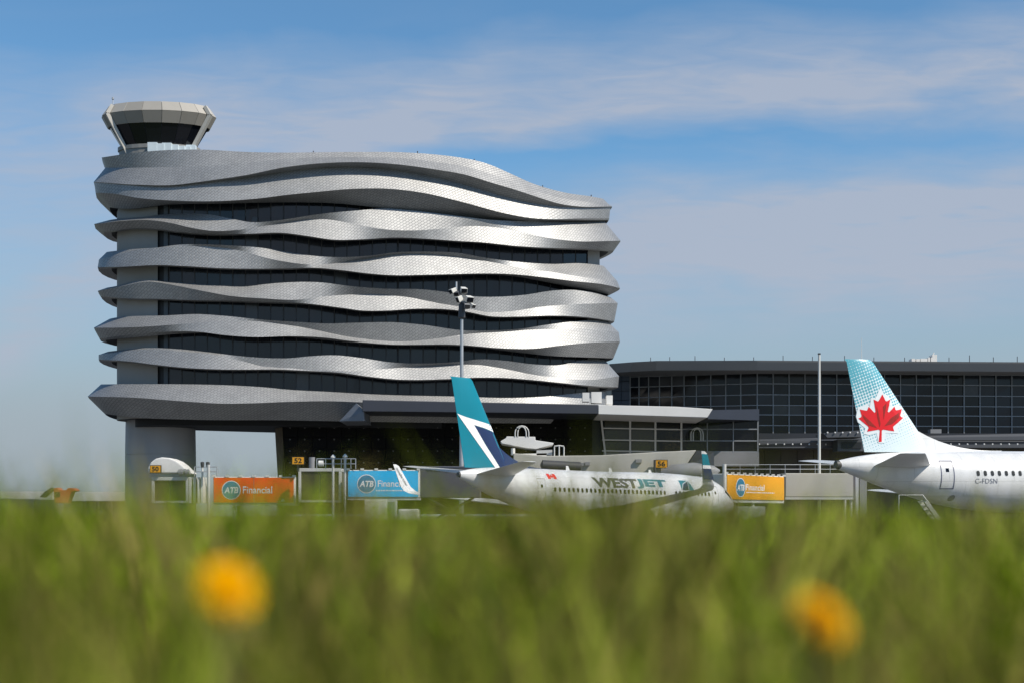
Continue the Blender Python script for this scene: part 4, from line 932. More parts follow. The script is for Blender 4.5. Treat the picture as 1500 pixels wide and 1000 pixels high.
def paint_mat():
    m = bpy.data.materials.new('airliner_white'); m.use_nodes = True; nt = m.node_tree; N = nt.nodes; L = nt.links; b = N['Principled BSDF']
    b.inputs['Roughness'].default_value = .3; b.inputs['Coat Weight'].default_value = .15
    tc = N.new('ShaderNodeTexCoord'); mp = N.new('ShaderNodeMapping'); mp.inputs['Rotation'].default_value = (R(90), 0, 0); L.new(tc.outputs['Object'], mp.inputs[0])
    br = N.new('ShaderNodeTexBrick'); L.new(mp.outputs[0], br.inputs[0]); br.inputs['Scale'].default_value = 1; br.inputs['Brick Width'].default_value = 2.4; br.inputs['Row Height'].default_value = .95
    br.inputs['Mortar Size'].default_value = .012; br.inputs['Mortar Smooth'].default_value = .6
    br.inputs['Color1'].default_value = (.74, .74, .725, 1); br.inputs['Color2'].default_value = (.70, .70, .69, 1); br.inputs['Mortar'].default_value = (.42, .42, .41, 1)
    ms = N.new('ShaderNodeMapping'); ms.inputs['Scale'].default_value = (1.2, 1, .18); L.new(tc.outputs['Object'], ms.inputs[0])
    no = N.new('ShaderNodeTexNoise'); no.inputs['Scale'].default_value = 1.6; no.inputs['Detail'].default_value = 7; L.new(ms.outputs[0], no.inputs['Vector'])
    rp = N.new('ShaderNodeMapRange'); rp.inputs[1].default_value = .35; rp.inputs[2].default_value = .75; rp.inputs[3].default_value = 1.0; rp.inputs[4].default_value = .88; L.new(no.outputs[0], rp.inputs[0])
    mx = N.new('ShaderNodeMix'); mx.data_type = 'RGBA'; mx.blend_type = 'MULTIPLY'; mx.inputs[0].default_value = 1; L.new(br.outputs[0], mx.inputs[6]); L.new(rp.outputs[0], mx.inputs[7]); L.new(mx.outputs[2], b.inputs['Base Color'])
    return m
M_PAINT = paint_mat()
M_WINGG = mat('wing_grey', (.64, .65, .65), .38, var=.08, scale=.4, metal=.15)
M_TEAL = mat('tail_teal', (.002, .20, .27), .35, var=.06, scale=.3)
M_NVY = mat('tail_navy', (.016, .032, .10), .35, var=.08, scale=.3)
M_WINDOW = mat('cabin_window_dark', (.035, .032, .028), .25)
M_DLINE = mat('door_outline', (.30, .30, .30), .5)
M_TITLE = mat('title_olive_grey', (.085, .09, .08), .45)
M_JETT = mat('title_teal', (.004, .17, .23), .45)
M_RED = mat('maple_red', (.72, .012, .018), .4, var=.05)
LEAFR = [(0, 100), (11, 79), (15, 77.5), (27, 84), (19, 44), (23, 42), (41, 61), (45, 50), (48, 48.5), (68, 53), (61, 32), (63, 28), (71, 24), (39, -3), (38, -7), (42, -19), (7, -13), (3, -16), (4.5, -52)]
LEAF = LEAFR+[(-x, y) for x, y in LEAFR[::-1] if x > 0]

wj = Liner('airliner', 'white airliner with teal and navy tail fin, nosed in towards the beige tunnel', 672, 110, 47,
           [(0, 4.72, .22, .26), (1.0, 4.62, .48, .55), (2.5, 4.42, .88, .95), (5, 4.02, 1.38, 1.40), (8, 3.66, 1.74, 1.78), (11, 3.45, 1.87, 1.99), (14, 3.42, 1.88, 2.01), (27.5, 3.42, 1.88, 2.01), (29.4, 3.38, 1.82, 1.92), (31, 3.22, 1.55, 1.62), (32.2, 3.02, 1.15, 1.2), (33, 2.85, .75, .80), (33.45, 2.75, .36, .38), (33.6, 2.72, .04, .04)], pitch=-.5, z0=.08)
wj.body(M_PAINT)
q = lambda x, y: wj.px2tz(x, y)
fr0, fr1 = q(744, 682), q(678, 690); ft0, ft1 = q(689, 552), q(659.5, 552)
wj.fin(M_TEAL, fr0[0], .55, ft0[0], ft1[0], 5.30, (ft0[1]+ft1[1])/2, (9.8, 1.0), .62)
zr_, zt_ = wj.finp[4], wj.finp[5]
def finpoly(pts):      # keep inside the planform
    out = []
    a, b, c, d, zr, zt, th = wj.finp
    for x, y in pts:
        t, z = q(x, y); f = (z-zr)/(zt-zr); t = min(a+(c-a)*f-.02, max(b+(d-b)*f+.02, t)); out.append((t, max(z, zr-.0)))
    return out
wj.findecal(finpoly([(666, 605), (680, 610), (700, 616.5), (719, 621.5), (724, 632), (707, 626.5), (691, 621.5), (708, 652), (728, 684), (721, 684), (695, 646)]), 'white_chevron', M_LET, .025)
wj.findecal(finpoly([(691.5, 622.5), (707, 627.5), (724, 633), (732, 652), (745, 676), (752, 684), (728.5, 684), (709, 652)]), 'navy_flash', M_NVY, .022)
wj.dors.data.materials[0] = M_NVY
wj.stab(M_WINGG, 5.6, 1.5, 1.55, -.05, 7.1, 4.75, 5.55)
WS = [(20.2, 0, 1.95, 7.4, 1.0), (18.6, 2.2, 2.1, 6.6, .9), (16.2, 6, 2.5, 4.1, .55), (10.6, 16.4, 3.55, 1.75, .22), (10.2, 16.9, 3.66, 1.6, .18)]
wj.wing(M_WINGG, WS)
for sg in (-1, 1):
    wl = wj.foil('winglet', [((10.2, sg*16.85, 3.64), 1.6, .17, (0, .3*-sg, 1)), ((9.75, sg*17.25, 3.85), 1.35, .13, (0, -sg, .8)), ((9.3, sg*17.45, 4.25), 1.15, .10, (0, -sg, .25)), ((8.2, sg*17.8, 6.1), .6, .05, (0, -sg, .15)), ((7.9, sg*17.84, 6.25), .35, .02, (0, -sg, .15))], M_PAINT)
    def wlp(f, k, off):    # outer face
        a = Vector((9.3, sg*17.45, 4.25)); b = Vector((8.2, sg*17.8, 6.1)); c = a+(b-a)*f; ch = 1.15+(.6-1.15)*f
        return c+Vector((-ch*k, sg*(.09*(1-f)+.05+off), -.012))
    for nm, f0, f1, mm in (('navy_patch', 0, .42, M_NVY), ('white_patch', .42, .55, M_LET), ('teal_patch', .55, .98, M_TEAL)):
        MB().hexa([wlp(f0, .02, .0), wlp(f0, .98, -.04), wlp(f0, .98, -.05), wlp(f0, .02, -.01), wlp(f1, .02, 0), wlp(f1, .98, -.02), wlp(f1, .98, -.03), wlp(f1, .02, -.01)]).build(nm, mm, wl, local=True)
    vs, fs = text_polys('westjet.com', .01)
    a = Vector((9.3, sg*17.45, 4.25)); b = Vector((8.2, sg*17.8, 6.1))
    MB().add([a+(b-a)*(.92-.86*x)+Vector((-.30-.30*y, -sg*.075, .02)) for x, y in vs], fs).build('web_lettering', M_TITLE, wl, local=True)
wj.engine(M_PAINT, 16.6, 4.83, 1.52, 1.05, 4.6, M_STEEL); wj.gear(15.6, 2.86, 29.2)
wp = lambda x, y: q(x, y)[0]
for sd_ in (-1, 1):
    wj.text('WEST', 13.3, 18.75, 4.02, 4.86, M_TITLE, sd_, 'airline_title', .05) if sd_ < 0 else wj.text('WEST', 20.0, 25.7, 4.02, 4.86, M_TITLE, sd_, 'airline_title', .05)
    wj.text('JET', 18.55, 22.5, 4.02, 4.86, M_JETT, sd_, 'airline_title', .05) if sd_ < 0 else wj.text('JET', 15.6, 19.6, 4.02, 4.86, M_JETT, sd_, 'airline_title', .05)
    g0 = 24.3 if sd_ < 0 else 13.0
    for pts, mm in (([(0, .0), (0, .86), (1.2, .86), (.35, .55)], M_JETT), ([(.1, 0), (.45, .52), (1.15, .78), (.95, 0)], M_NVY), ([(1.25, .85), (1.05, 0), (1.75, 0)], M_JETT)):
        pts = [(g0+(x if sd_ < 0 else 1.75-x), 4.02+y) for x, y in pts]; wj.decal(*poly2d(pts, .3), 'emblem', mm, sd_)
    wj.windows(8.7, 28.2, .51, 3.95-.22, .26, .36, (27, 28), M_WINDOW, sd_)
    wj.door(6.9, 2.75, 4.55, .80, M_DLINE, sd_); wj.door(28.6, 2.6, 4.45, .86, M_DLINE, sd_)
    # flag
    for k in (0, 2): wj.decal(*poly2d([(8.2+k*.32, 4.58), (8.52+k*.32, 4.58), (8.52+k*.32, 5.0), (8.2+k*.32, 5.0)], .2), 'flag', M_RED, sd_)
    wj.decal(*poly2d([(8.68+x/142*.34, 4.79+(y-24)/152*.36) for x, y in LEAF]), 'flag', M_RED, sd_)
    wj.decal(*poly2d([(30.9, 3.95), (32.1, 3.35), (32.2, 3.55), (31.2, 4.25)], .2), 'cockpit_window', M_TGLASS, sd_)
    wj.text('C-GWSX'[:3], 5.6, 6.2, 4.35, 4.6, M_TITLE, sd_, 'registration', .0) if False else None
MB().lathe([(-.12, .19), (.1, .24)], (0, 0, 4.72), (1, 0, -.08), 16).build('exhaust', M_DGREY, wj.o, local=True)
for t in (12.2, 17.4, 22.5): wj.foil('antenna', [((t, 0, 5.40), .5, .06, (0, 1, 0)), ((t-.25, 0, 5.78), .25, .03, (0, 1, 0))], M_PAINT)

ac = Liner('airliner', 'white airliner with red maple leaf on its frosted teal tail fin', 1229, 92, 72,
           [(0, 4.90, .28, .30), (1.0, 4.82, .55, .58), (2.5, 4.66, .90, .95), (5, 4.36, 1.38, 1.45), (8, 4.03, 1.75, 1.82), (11, 3.84, 1.93, 2.03), (14, 3.80, 1.975, 2.07), (31.5, 3.80, 1.975, 2.07), (33.5, 3.72, 1.85, 1.92), (35.3, 3.5, 1.5, 1.55), (36.6, 3.3, 1.0, 1.05), (37.3, 3.2, .5, .52), (37.57, 3.17, .04, .04)], pitch=.45)
ac.body(M_PAINT)
q2 = ac.px2tz
def frost_mat():
    """white fin with teal halftone fading towards the leading edge and foot"""
    m = bpy.data.materials.new('frosted_teal'); m.use_nodes = True; nt = m.node_tree; N = nt.nodes; L = nt.links; b = N['Principled BSDF']; b.inputs['Roughness'].default_value = .35
    tc = N.new('ShaderNodeTexCoord'); mp = N.new('ShaderNodeMapping'); L.new(tc.outputs['Object'], mp.inputs[0]); mp.inputs['Rotation'].default_value = (0, R(20), 0); mp.inputs['Scale'].default_value = (1, 0, 1)
    vo = N.new('ShaderNodeTexVoronoi'); vo.inputs['Scale'].default_value = 5.2; vo.inputs['Randomness'].default_value = .12; L.new(mp.outputs[0], vo.inputs['Vector'])
    sx = N.new('ShaderNodeSeparateXYZ'); L.new(tc.outputs['Object'], sx.inputs[0])
    no = N.new('ShaderNodeTexNoise'); no.inputs['Scale'].default_value = .8; no.inputs['Detail'].default_value = 5; L.new(tc.outputs['Object'], no.inputs['Vector'])
    def mm(op, a, c, cl=False):
        n = N.new('ShaderNodeMath'); n.operation = op; n.use_clamp = cl
        for i, v in enumerate((a, c)):
            if isinstance(v, (int, float)): n.inputs[i].default_value = v
            else: L.new(v, n.inputs[i])
        return n.outputs[0]
    g = mm('ADD', mm('MULTIPLY', mm('SUBTRACT', sx.outputs[2], 7.0), .075), .30)        # more teal towards the tip
    g = mm('SUBTRACT', g, mm('MULTIPLY', mm('SUBTRACT', sx.outputs[0], 2.0), .035))     # less towards the leading edge
    g = mm('ADD', g, mm('MULTIPLY', mm('SUBTRACT', no.outputs[0], .5), .25))
    dot = mm('MULTIPLY', mm('SUBTRACT', g, vo.outputs['Distance']), 9, True)
    mx = N.new('ShaderNodeMix'); mx.data_type = 'RGBA'; L.new(dot, mx.inputs[0]); mx.inputs[6].default_value = (.70, .80, .82, 1); mx.inputs[7].default_value = (.10, .38, .46, 1)
    L.new(mx.outputs[2], b.inputs['Base Color']); return m
a0, a1 = q2(1262, 524), q2(1242, 524)
t0_ = q2(1278, 524)[0]
ac.fin(frost_mat(), q2(1366, 660)[0], q2(1267, 662)[0], t0_, q2(1241, 524)[0], 5.75, 11.75, (12.5, 1.1), .66)
ac.dors.data.materials[0] = M_PAINT
LC = (1289.5, 612.5)
def leafpts(k, extra=0):
    o = []
    for x, y in LEAF:
        px, py = LC[0]+x*.445*k+(y-24)*.02, LC[1]-(y-24)*.455*k; o.append(q2(px, py))
    return o
halo = [(-2, 124), (10, 100), (20, 98), (34, 78), (36, 62), (56, 66), (70, 58), (70, 46), (76, 24), (60, 6), (50, -10), (54, -26), (30, -24), (14, -24), (9, -56), (-9, -56), (-14, -24), (-36, -30), (-54, -26), (-50, -8), (-72, 12), (-78, 30), (-72, 60), (-58, 62), (-44, 70), (-36, 60), (-32, 90), (-18, 88)]
M_HALO = mat('frost_white', (.78, .83, .84), .4, var=.06, scale=2)
ac.findecal([q2(LC[0]+x*.445, LC[1]-(y-24)*.455) for x, y in halo], 'leaf_halo', M_HALO, .02)
ac.findecal(leafpts(1.0), 'maple_leaf', M_RED, .035)
M_DRED = mat('maple_dark_red', (.30, .02, .012), .4, var=.5, scale=9)
for pts in ([(-4, -6), (-14, 30), (-17, 62), (-10, 40), (-2, 6)], [(10, -2), (30, 24), (58, 42), (56, 32), (58, 26), (34, 4)], [(-12, -8), (-34, 14), (-58, 36), (-56, 26), (-40, 2)], [(3, 60), (14, 72), (12, 50), (7, 20)]):
    ac.findecal([q2(LC[0]+x*.445+(y-24)*.02, LC[1]-(y-24)*.455) for x, y in pts], 'leaf_dark_lobe', M_DRED, .045)  # darker red lobes of the leaf emblem itself
ac.stab(M_WINGG, 7.0, 2.4, 2.3, .5, 6.3, 4.75, 5.4)
ac.wing(M_WINGG, [(25.5, 0, 2.1, 8.0, 1.1), (23.6, 2.2, 2.25, 7.0, 1.0), (20.6, 6.4, 2.6, 4.2, .6), (14.4, 16.8, 3.5, 1.6, .2), (14.0, 17.0, 3.55, 1.3, .12)])
ac.engine(M_PAINT, 22.0, 5.75, 1.75, 1.1, 4.4, M_STEEL); ac.gear(20.6, 3.8, 32.5, .58)
for sd_ in (-1, 1):
    ac.door(6.62, 3.3, 5.1, .90, mat('door_blue_outline', (.09, .10, .17), .5), sd_, .06)
    ac.windows(9.3, 31, .533, 4.32, .24, .34, (22,), M_WINDOW, sd_)
    ac.text('C-FDSN', 9.05, 10.7, 3.66, 3.98, mat('registration_grey', (.16, .17, .21), .5), sd_, 'registration', .0)
    ac.decal(*poly2d([(33.9, 4.4), (35.4, 3.9), (35.6, 4.15), (34.2, 4.8)], .25), 'cockpit_window', M_TGLASS, sd_)
    c = [(7.7+.22*math.cos(2*math.pi*k/14), 2.72+.2*math.sin(2*math.pi*k/14)) for k in range(14)]
    ac.decal(*poly2d(c, .3), 'outflow_valve', M_GREY, sd_)
MB().lathe([(-.25, .20), (-.22, .27), (.15, .31), (.16, .29)], (0, 0, 4.90), (1, 0, -.06), 20).build('exhaust', M_DGREY, ac.o, local=True)
for t in (15.0, 19.5): ac.foil('antenna', [((t, 0, 5.84), .5, .06, (0, 1, 0)), ((t-.25, 0, 6.2), .25, .03, (0, 1, 0))], M_PAINT)

# ------------------------------------------------------------------ apron equipment
gse = thing('ground_power_unit', 'white wheeled equipment box below the blue bank banner', 'ground equipment', (PX(556, 140), 140, 0))
a, b = P(534, 747, 140), P(580, 731, 140)
MB().box((a.x, 140, .45), (b.x-.9, 141.8, b.z)).build('housing', M_WHITE, gse, bevel=.06)
MB().box((b.x-.88, 140.1, .45), (b.x, 141.7, b.z)).build('end_frame', M_LGREY, gse)
MB().box((b.x-.75, 140.05, .7), (b.x-.12, 140.12, b.z-.2)).build('grille', M_GREY, gse)
for x in (a.x+.5, b.x-.5):
    for y in (140.15, 141.6): MB().lathe([(-.1, .1), (-.1, .25), (.1, .25), (.1, .1)], (x, y, .25), (0, 1, 0), 14).build('wheel', M_TYRE, gse)
gs2 = thing('belt_loader', 'pale grey ground unit standing below the amber bank banner', 'ground equipment', (PX(1100, 138), 138, 0))
MB().box((PX(1080, 138), 138, .5), (PX(1121, 138), 139.8, PZ(741, 138))).build('housing', M_LGREY, gs2, bevel=.05)
MB().beam((PX(1076, 138), 137.6, .9), (PX(1140, 138), 137.6, 1.9), .5, .2).build('belt', M_DGREY, gs2)
for x in (1085, 1116): MB().lathe([(-.1, .1), (-.1, .3), (.1, .3), (.1, .1)], (PX(x, 138), 138, .3), (0, 1, 0), 14).build('wheel', M_TYRE, gs2)
stairs = thing('passenger_stairs', 'white mobile stairs under the belly of the maple leaf airliner', 'stairs', (PX(1375, 84), 84, 0))
s0, s1 = P(1394, 764, 84), P(1356, 733, 84); mb = MB(); s0.z = .3
for k in range(9):
    c = s0.lerp(s1, k/8); MB().box((c.x-.16, 84, c.z-.04), (c.x+.16, 85.1, c.z+.02)).build('tread', M_STEEL, stairs)
for y in (83.95, 85.15): MB().beam((s0.x, y, s0.z), (s1.x, y, s1.z), .06, .22).build('stringer', M_OFFW, stairs)
MB().tube([(s0.x, 83.95, s0.z+.25), (s1.x-.2, 83.95, s1.z+.35), (s1.x-1.6, 83.95, s1.z+.35), (s1.x-1.6, 83.95, .1)], .04, 6).build('handrail', M_OFFW, stairs)
for i, (x0, x1, wd) in enumerate(((1396, 1424, 'left'), (1442, 1466, 'middle'), (1487, 1520, 'right'))):
    br = thing('barrier', ('short', 'narrow', 'long')[i]+' white tubular barrier on the apron, '+('beside the stairs', 'between the two other barriers', 'at the right edge')[i], 'barrier', (PX((x0+x1)/2, 80), 80, 0), group='white barriers below the maple leaf airliner')
    z = PZ(762, 80); MB().tube([(PX(x0, 80), 80, 0), (PX(x0, 80), 80, z), (PX(x1, 80), 80, z), (PX(x1, 80), 80, 0)], .05, 8).build('rail', M_OFFW, br)
    MB().tube([(PX(x0, 80), 80, z*.5), (PX(x1, 80), 80, z*.5)], .035, 8).build('lower_rail', M_OFFW, br)
# raised catering truck behind the teal tail
cat = thing('catering_truck', 'slate grey high-lift truck box with airline lettering, left behind the teal tail', 'truck', (PX(655, 121), 121, 0))
sd2 = Side(P(615.5, 0, 120.5), P(704, 0, 120.5), PZ(728, 120.5), PZ(682, 120.5)); w3 = -sd2.n*2.4
MB().hexa([sd2.p(0, 0), sd2.p(1, 0), sd2.p(1, 0)+w3, sd2.p(0, 0)+w3, sd2.p(0, 1), sd2.p(1, 1), sd2.p(1, 1)+w3, sd2.p(0, 1)+w3]).build('box_body', mat('slate_box', (.085, .085, .105), .6, var=.1, scale=.4), cat, bevel=.06)
vs, fs = text_polys('WESTJET', .015)
MB().add([sd2.p(.09+.52*x, .80+.10*y, .02) for x, y in vs], fs).build('airline_name', mat('dark_blue_lettering', (.010, .015, .04), .5), cat)
MB().add([sd2.p(.01, .94, .02), sd2.p(.99, .94, .02), sd2.p(.99, .975, .02), sd2.p(.01, .975, .02)], [(0, 1, 2, 3)]).build('trim_line', mat('slate_trim', (.05, .062, .10), .5), cat)
for a, b in ((0, 1), (1, 0)):
    for k in (-.3, -2.1):
        p, r_ = sd2.p(.12+.76*a, 0, k), sd2.p(.12+.76*b, 0, k); MB().beam((p.x, p.y, 1.0), (r_.x, r_.y, sd2.z0), .12, .16).build('scissor_arm', M_DGREY, cat)
p, r_ = sd2.p(0, 0), sd2.p(1, 0)
MB().box((p.x, 120.7, .6), (r_.x, 122.7, 1.0)).build('chassis', M_DGREY, cat)
MB().box((p.x-1.9, 120.6, .5), (p.x-.1, 122.8, 2.2)).build('driver_cab', M_WHITE, cat, bevel=.15)
for x in (p.x-1.0, p.x+1.6, r_.x-1.0):
    for y in (120.75, 122.65): MB().lathe([(-.14, .2), (-.13, .48), (.13, .48), (.14, .2)], (x, y, .48), (0, 1, 0), 16).build('wheel', M_TYRE, cat)
# far left: low hangar, blue containers, orange truck
far = thing('low_hangar', 'low white flat-roofed shed on the horizon left of the round column', 'building', (PX(60, 300), 300, 0))
for (x0, x1, y0) in ((-60, 76, 719), (98, 190, 719.5)):
    MB().box((PX(x0, 300), 300, PZ(733, 300)), (PX(x1, 300), 320, PZ(y0, 300))).build('roof_wall', M_OFFW, far)
MB().box((PX(-60, 301), 301, 0), (PX(190, 301), 319, PZ(732, 300))).build('lower_wall', mat('shed_grey', (.16, .17, .19), .7), far)  # lower wall in a darker blue-grey than the roof edge
for x in (122, 141, 160): MB().box((PX(x, 299), 299, 0), (PX(x+2.5, 299), 300.5, PZ(733, 300))).build('pier', M_DGREY, far)
M_BLUEC = mat('navy_container', (.06, .075, .13), .6, var=.15)
for i, (x0, x1) in enumerate(((-30, 12), (13.5, 50), (51.5, 86))):
    c = thing('cargo_container', ('leftmost', 'middle', 'rightmost')[i]+' dark blue cargo container in the row before the low white shed', 'container', (PX((x0+x1)/2, 260), 260, 0), group='blue cargo containers at far left')
    MB().box((PX(x0, 260), 260, 0.1), (PX(x1, 260), 263, PZ(729, 260)-i*.12)).build('box', M_BLUEC, c, bevel=.05)
    for k in range(5):
        x = x0+(x1-x0)*(k+.5)/5; MB().box((PX(x-.6, 260), 259.93, .3), (PX(x+.6, 260), 260.02, PZ(730.5, 260)-i*.12)).build('rib', M_BLUEC, c)
trk = thing('tipper_truck', 'orange-red heavy vehicle with dark arm among the blue containers', 'vehicle', (PX(95, 250), 250, 0))
MB().prism([P(x, y, 250) for x, y in ((78, 714.5), (84, 713.5), (86, 717), (97, 717), (99, 714), (107, 714), (112, 718), (104, 720), (98, 736), (80, 736))], (0, 2.5, 0)).build('body', mat('orange_red_paint', (.45, .09, .03), .5), trk, bevel=.08)
MB().prism([P(x, y, 249.8) for x, y in ((58, 727), (66, 719), (75, 713.5), (79, 715), (72, 722), (64, 728))], (0, 1.2, 0)).build('arm', M_DGREY, trk)
MB().box((PX(80.5, 249.9), 249.9, PZ(727, 250)), (PX(88, 249.9), 250.05, PZ(720, 250))).build('cab_window', M_TGLASS, trk)
MB().box((PX(79, 250), 250.1, .5), (PX(112, 250), 252.4, 1.3)).build('chassis', M_DGREY, trk)
for x in (84, 96): MB().lathe([(-.2, .3), (-.2, .6), (.2, .6), (.2, .3)], (PX(x, 250), 250, .6), (0, 1, 0), 14).build('wheel', M_TYRE, trk)

# ------------------------------------------------------------------ meadow
def grass_mat():
    m = bpy.data.materials.new('grass_blade'); m.use_nodes = True; nt = m.node_tree; N = nt.nodes; L = nt.links; b = N['Principled BSDF']
    at = N.new('ShaderNodeVertexColor'); at.layer_name = 'tint'; L.new(at.outputs[0], b.inputs['Base Color']); b.inputs['Roughness'].default_value = .9; b.inputs['Specular IOR Level'].default_value = 0.0
    tr = N.new('ShaderNodeBsdfTranslucent'); L.new(at.outputs[0], tr.inputs[0]); mx = N.new('ShaderNodeMixShader'); mx.inputs[0].default_value = .38
    L.new(b.outputs[0], mx.inputs[1]); L.new(tr.outputs[0], mx.inputs[2]); L.new(mx.outputs[0], N['Material Output'].inputs[0]); return m
M_GRASS = grass_mat()
def grass(name, label, x, y, h, w, lean, cols):
    n = len(x); SEG = 4
    az = rng.uniform(0, 2*np.pi, n); face = rng.uniform(0, 2*np.pi, n)
    z0 = np.array([knoll_z(a, b) for a, b in zip(x, y)])-.01
    ks = np.linspace(0, 1, SEG); V = np.empty((n, 2*SEG-1, 3))
    for i, k in enumerate(ks):
        bend = lean*k**2.2; cx = x+np.cos(az)*bend*h; cy = y+np.sin(az)*bend*h; cz = z0+h*(k-.25*lean*k**2)
        ww = w*(1-k**2.6)*.5
        if i < SEG-1:
            V[:, 2*i] = np.stack([cx-np.cos(face)*ww, cy-np.sin(face)*ww, cz], 1); V[:, 2*i+1] = np.stack([cx+np.cos(face)*ww, cy+np.sin(face)*ww, cz], 1)
        else: V[:, 2*i] = np.stack([cx, cy, cz], 1)
    nv = 2*SEG-1; tri = []
    for i in range(SEG-2): tri += [(2*i, 2*i+1, 2*i+3), (2*i, 2*i+3, 2*i+2)]
    tri += [(2*SEG-4, 2*SEG-3, 2*SEG-2)]
    T = (np.array(tri)[None]+(np.arange(n)*nv)[:, None, None]).reshape(-1, 3)
    me = bpy.data.meshes.new(name); me.vertices.add(n*nv); me.vertices.foreach_set('co', V.ravel())
    me.loops.add(T.size); me.loops.foreach_set('vertex_index', T.ravel().astype(np.int32))
    me.polygons.add(len(T)); me.polygons.foreach_set('loop_start', np.arange(0, T.size, 3, dtype=np.int32)); me.polygons.foreach_set('loop_total', np.full(len(T), 3, dtype=np.int32))
    me.polygons.foreach_set('use_smooth', np.ones(len(T), bool))
    ca = me.color_attributes.new('tint', 'FLOAT_COLOR', 'POINT'); c4 = np.ones((n, nv, 4)); c4[:, :, :3] = cols[:, None, :]; ca.data.foreach_set('color', c4.ravel())
    me.update(); me.validate(); me.materials.append(M_GRASS)
    o = bpy.data.objects.new(name, me); SC.collection.objects.link(o); o['kind'] = 'stuff'; o['label'] = label; o['category'] = 'grass'
    return o
def tints(dry, lush):
    """dry 0..1 per blade, lush = brightness of its tuft"""
    n = len(dry); d = np.clip(dry+rng.normal(0, .1, n), 0, 1)[:, None]
    g = np.array([.195, .305, .0015])*rng.uniform(.45, 1.6, (n, 1)); b = np.array([.36, .26, .10])*rng.uniform(.75, 1.2, (n, 1))
    return (g*(1-d)+b*d)*lush[:, None]
def scatter(n, d0, d1, power, side):
    u = rng.uniform(0, 1, n); d = (d0**power+u*(d1**power-d0**power))**(1/power)
    return rng.uniform(-1, 1, n)*(.40*d+side), d
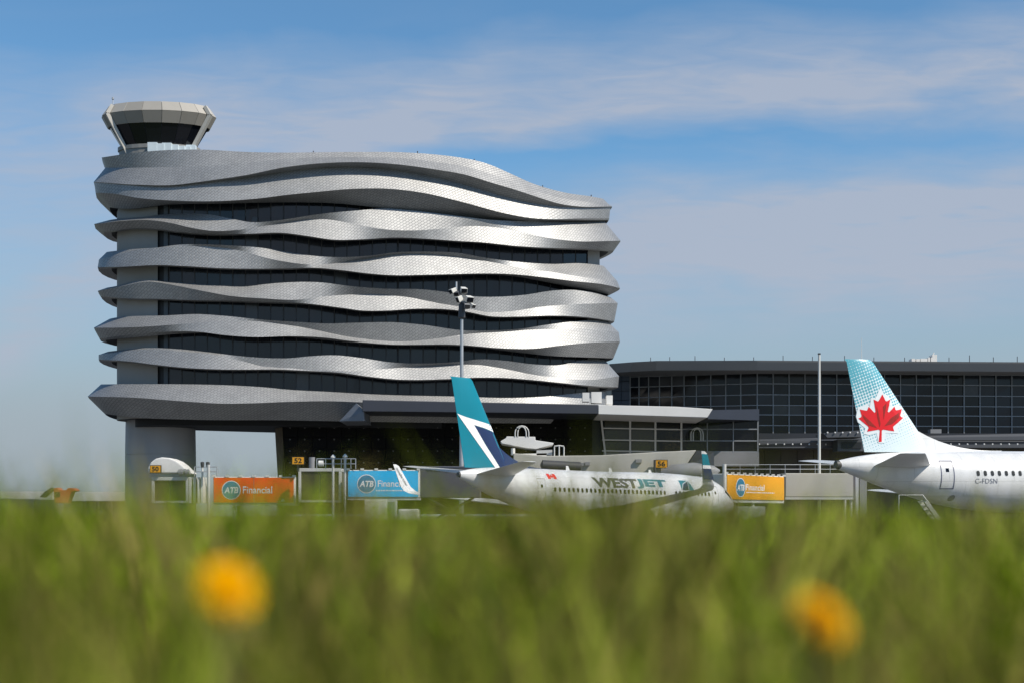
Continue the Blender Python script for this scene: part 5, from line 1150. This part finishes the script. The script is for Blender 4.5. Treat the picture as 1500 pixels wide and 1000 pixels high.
def meadow():
    """blades grow in tufts: each tuft has its own colour, height and slant"""
    X, Y, H, Wd, Ln, D, U = [], [], [], [], [], [], []
    for nt_, per, rad, d0, d1, pw, side, w0, w1, hs in ((260, 12, .02, .72, 1.1, 1.5, .5, .0035, .0065, (-.15, -.01)), (1700, 9, .018, 1.0, 2.6, 1.4, .8, .007, .013, (-.085, .10)), (2300, 14, .04, 2.5, 6, 1.6, 1.1, .006, .010, (-.09, .075)), (2600, 14, .08, 6, 18, 1.7, 1.5, .009, .016, (-.13, .03)), (2000, 13, .2, 18, 48, 1.6, 2.0, .018, .036, (-.14, .0))):
        x, y = scatter(nt_, d0, d1, pw, side); big = np.sin(x*3.1/np.sqrt(y)+1.7*np.sin(y*1.3))*.5+.5
        dry = np.clip(rng.beta(.6, 1.2, nt_)*.9+.5*(big-.5), 0, 1); lush = np.clip(np.exp(rng.normal(-.1, .7, nt_)), .15, 2.2); top = hs[0]+(hs[1]-hs[0])*rng.beta(1.8, 1.8, nt_)
        top = top+.028*np.sin(x*11/y+2.0*np.sin(x*5))*(y < 7)          # the sward stands higher in some places than others
        r = lambda a: np.repeat(a, per); n = nt_*per
        X.append(r(x)+rng.normal(0, rad, n)); Y.append(np.maximum(.5, r(y)+rng.normal(0, rad, n)))
        H.append(.34+r(top)-np.abs(rng.normal(0, .022, n))); Wd.append(rng.uniform(w0, w1, n)); Ln.append(np.clip(r(rng.uniform(.05, .5, nt_))+rng.normal(0, .15, n), .02, .9)); D.append(r(dry)); U.append(r(lush))
    X, Y, H, Wd, Ln, D, U = map(np.concatenate, (X, Y, H, Wd, Ln, D, U))
    grass('grass', 'soft-focus green and straw-coloured meadow grass across the foreground', X, Y, H/(1-.25*Ln), Wd, Ln, tints(D, U))
    # taller seed stalks that stand up into the picture
    x, y = scatter(900, 1.1, 6, 1.4, .8); n = len(x)
    grass('tall_grass', 'taller thin straw stalks rising above the meadow grass', x, y, .36+rng.uniform(-.02, .075, n)*(y/3)**.5, rng.uniform(.003, .006, n), rng.uniform(.02, .3, n), tints(rng.uniform(.4, 1, n), np.ones(n)))
    # bleached, slanting straws among the green
    x, y = scatter(1100, .95, 2.6, 1.3, .6); n = len(x)
    grass('straw', 'pale bleached straws slanting through the green meadow grass', x, y, .27+rng.uniform(0, .07, n), rng.uniform(.004, .007, n), rng.uniform(.2, .8, n), tints(np.full(n, 1.0), rng.uniform(1.0, 1.5, n)))
    # a few blades right in front of the lens
    n = 90; y = rng.uniform(.42, .7, n); cx_ = rng.choice([-.30, -.26, -.26, -.05, .0, .05, .1, .27, .3], n); x = (cx_+rng.normal(0, .035, n))*y
    grass('near_grass', 'few very blurred grass blades close to the lens', x, y, .335+rng.beta(1.3, 2.2, n)*.06+(cx_ < -.2)*.014, rng.uniform(.003, .0055, n), rng.uniform(.03, .25, n), tints(rng.uniform(.1, .9, n), np.ones(n)))
meadow()
M_PETAL = mat('dandelion_yellow', (.95, .50, .0), .95, var=.12, scale=60, spec=0.0)
M_STEM = mat('dandelion_stem', (.16, .20, .05), .6)
def dandelion(label, px, py, d, r, face):
    c = P(px, py, d); g = knoll_z(c.x, c.y)
    t = thing('dandelion', label, 'flower', (c.x, c.y, g), group='dandelions in the meadow')
    f = Vector(face).normalized(); a = f.cross(Vector((0, 0, 1))).normalized(); b = f.cross(a)
    MB().tube([(c.x+.01, c.y+.02, g-.01), (c.x+.006, c.y+.016, (g+c.z)/2), c-f*.012], .0022, 8).build('stem', M_STEM, t)
    MB().lathe([(-.016, .003), (-.012, .007), (0, .009), (.004, .004)], c, f, 12).build('calyx', M_STEM, t)
    pet = MB()
    for k in range(210):
        th = rng.uniform(0, 2*math.pi); e = math.sqrt(rng.uniform(0, 1)); L = r*(.45+.55*e); el = (1-e)*1.35+rng.normal(0, .08)
        d_ = (a*math.cos(th)+b*math.sin(th))*math.cos(el)+f*math.sin(el); s_ = d_.cross(f+Vector((.01, .02, .03))).normalized()*r*.075
        p0 = c+f*.002; p1 = p0+d_*L*.55; p2 = p0+d_*L
        pet.add([p0-s_*.4, p0+s_*.4, p1+s_, p2+s_*.8, p2-s_*.8, p1-s_], [(0, 1, 2, 5), (5, 2, 3, 4)])
    pet.build('petal', M_PETAL, t, kind='stuff')
dandelion('bright dandelion head blurred in the grass below the orange boarding bridge', 332, 866, .82, .0192, (.5, -.65, .6))
dandelion('duller dandelion head blurred in the grass below the maple leaf airliner', 1198, 913, .82, .019, (.55, -.55, .65))
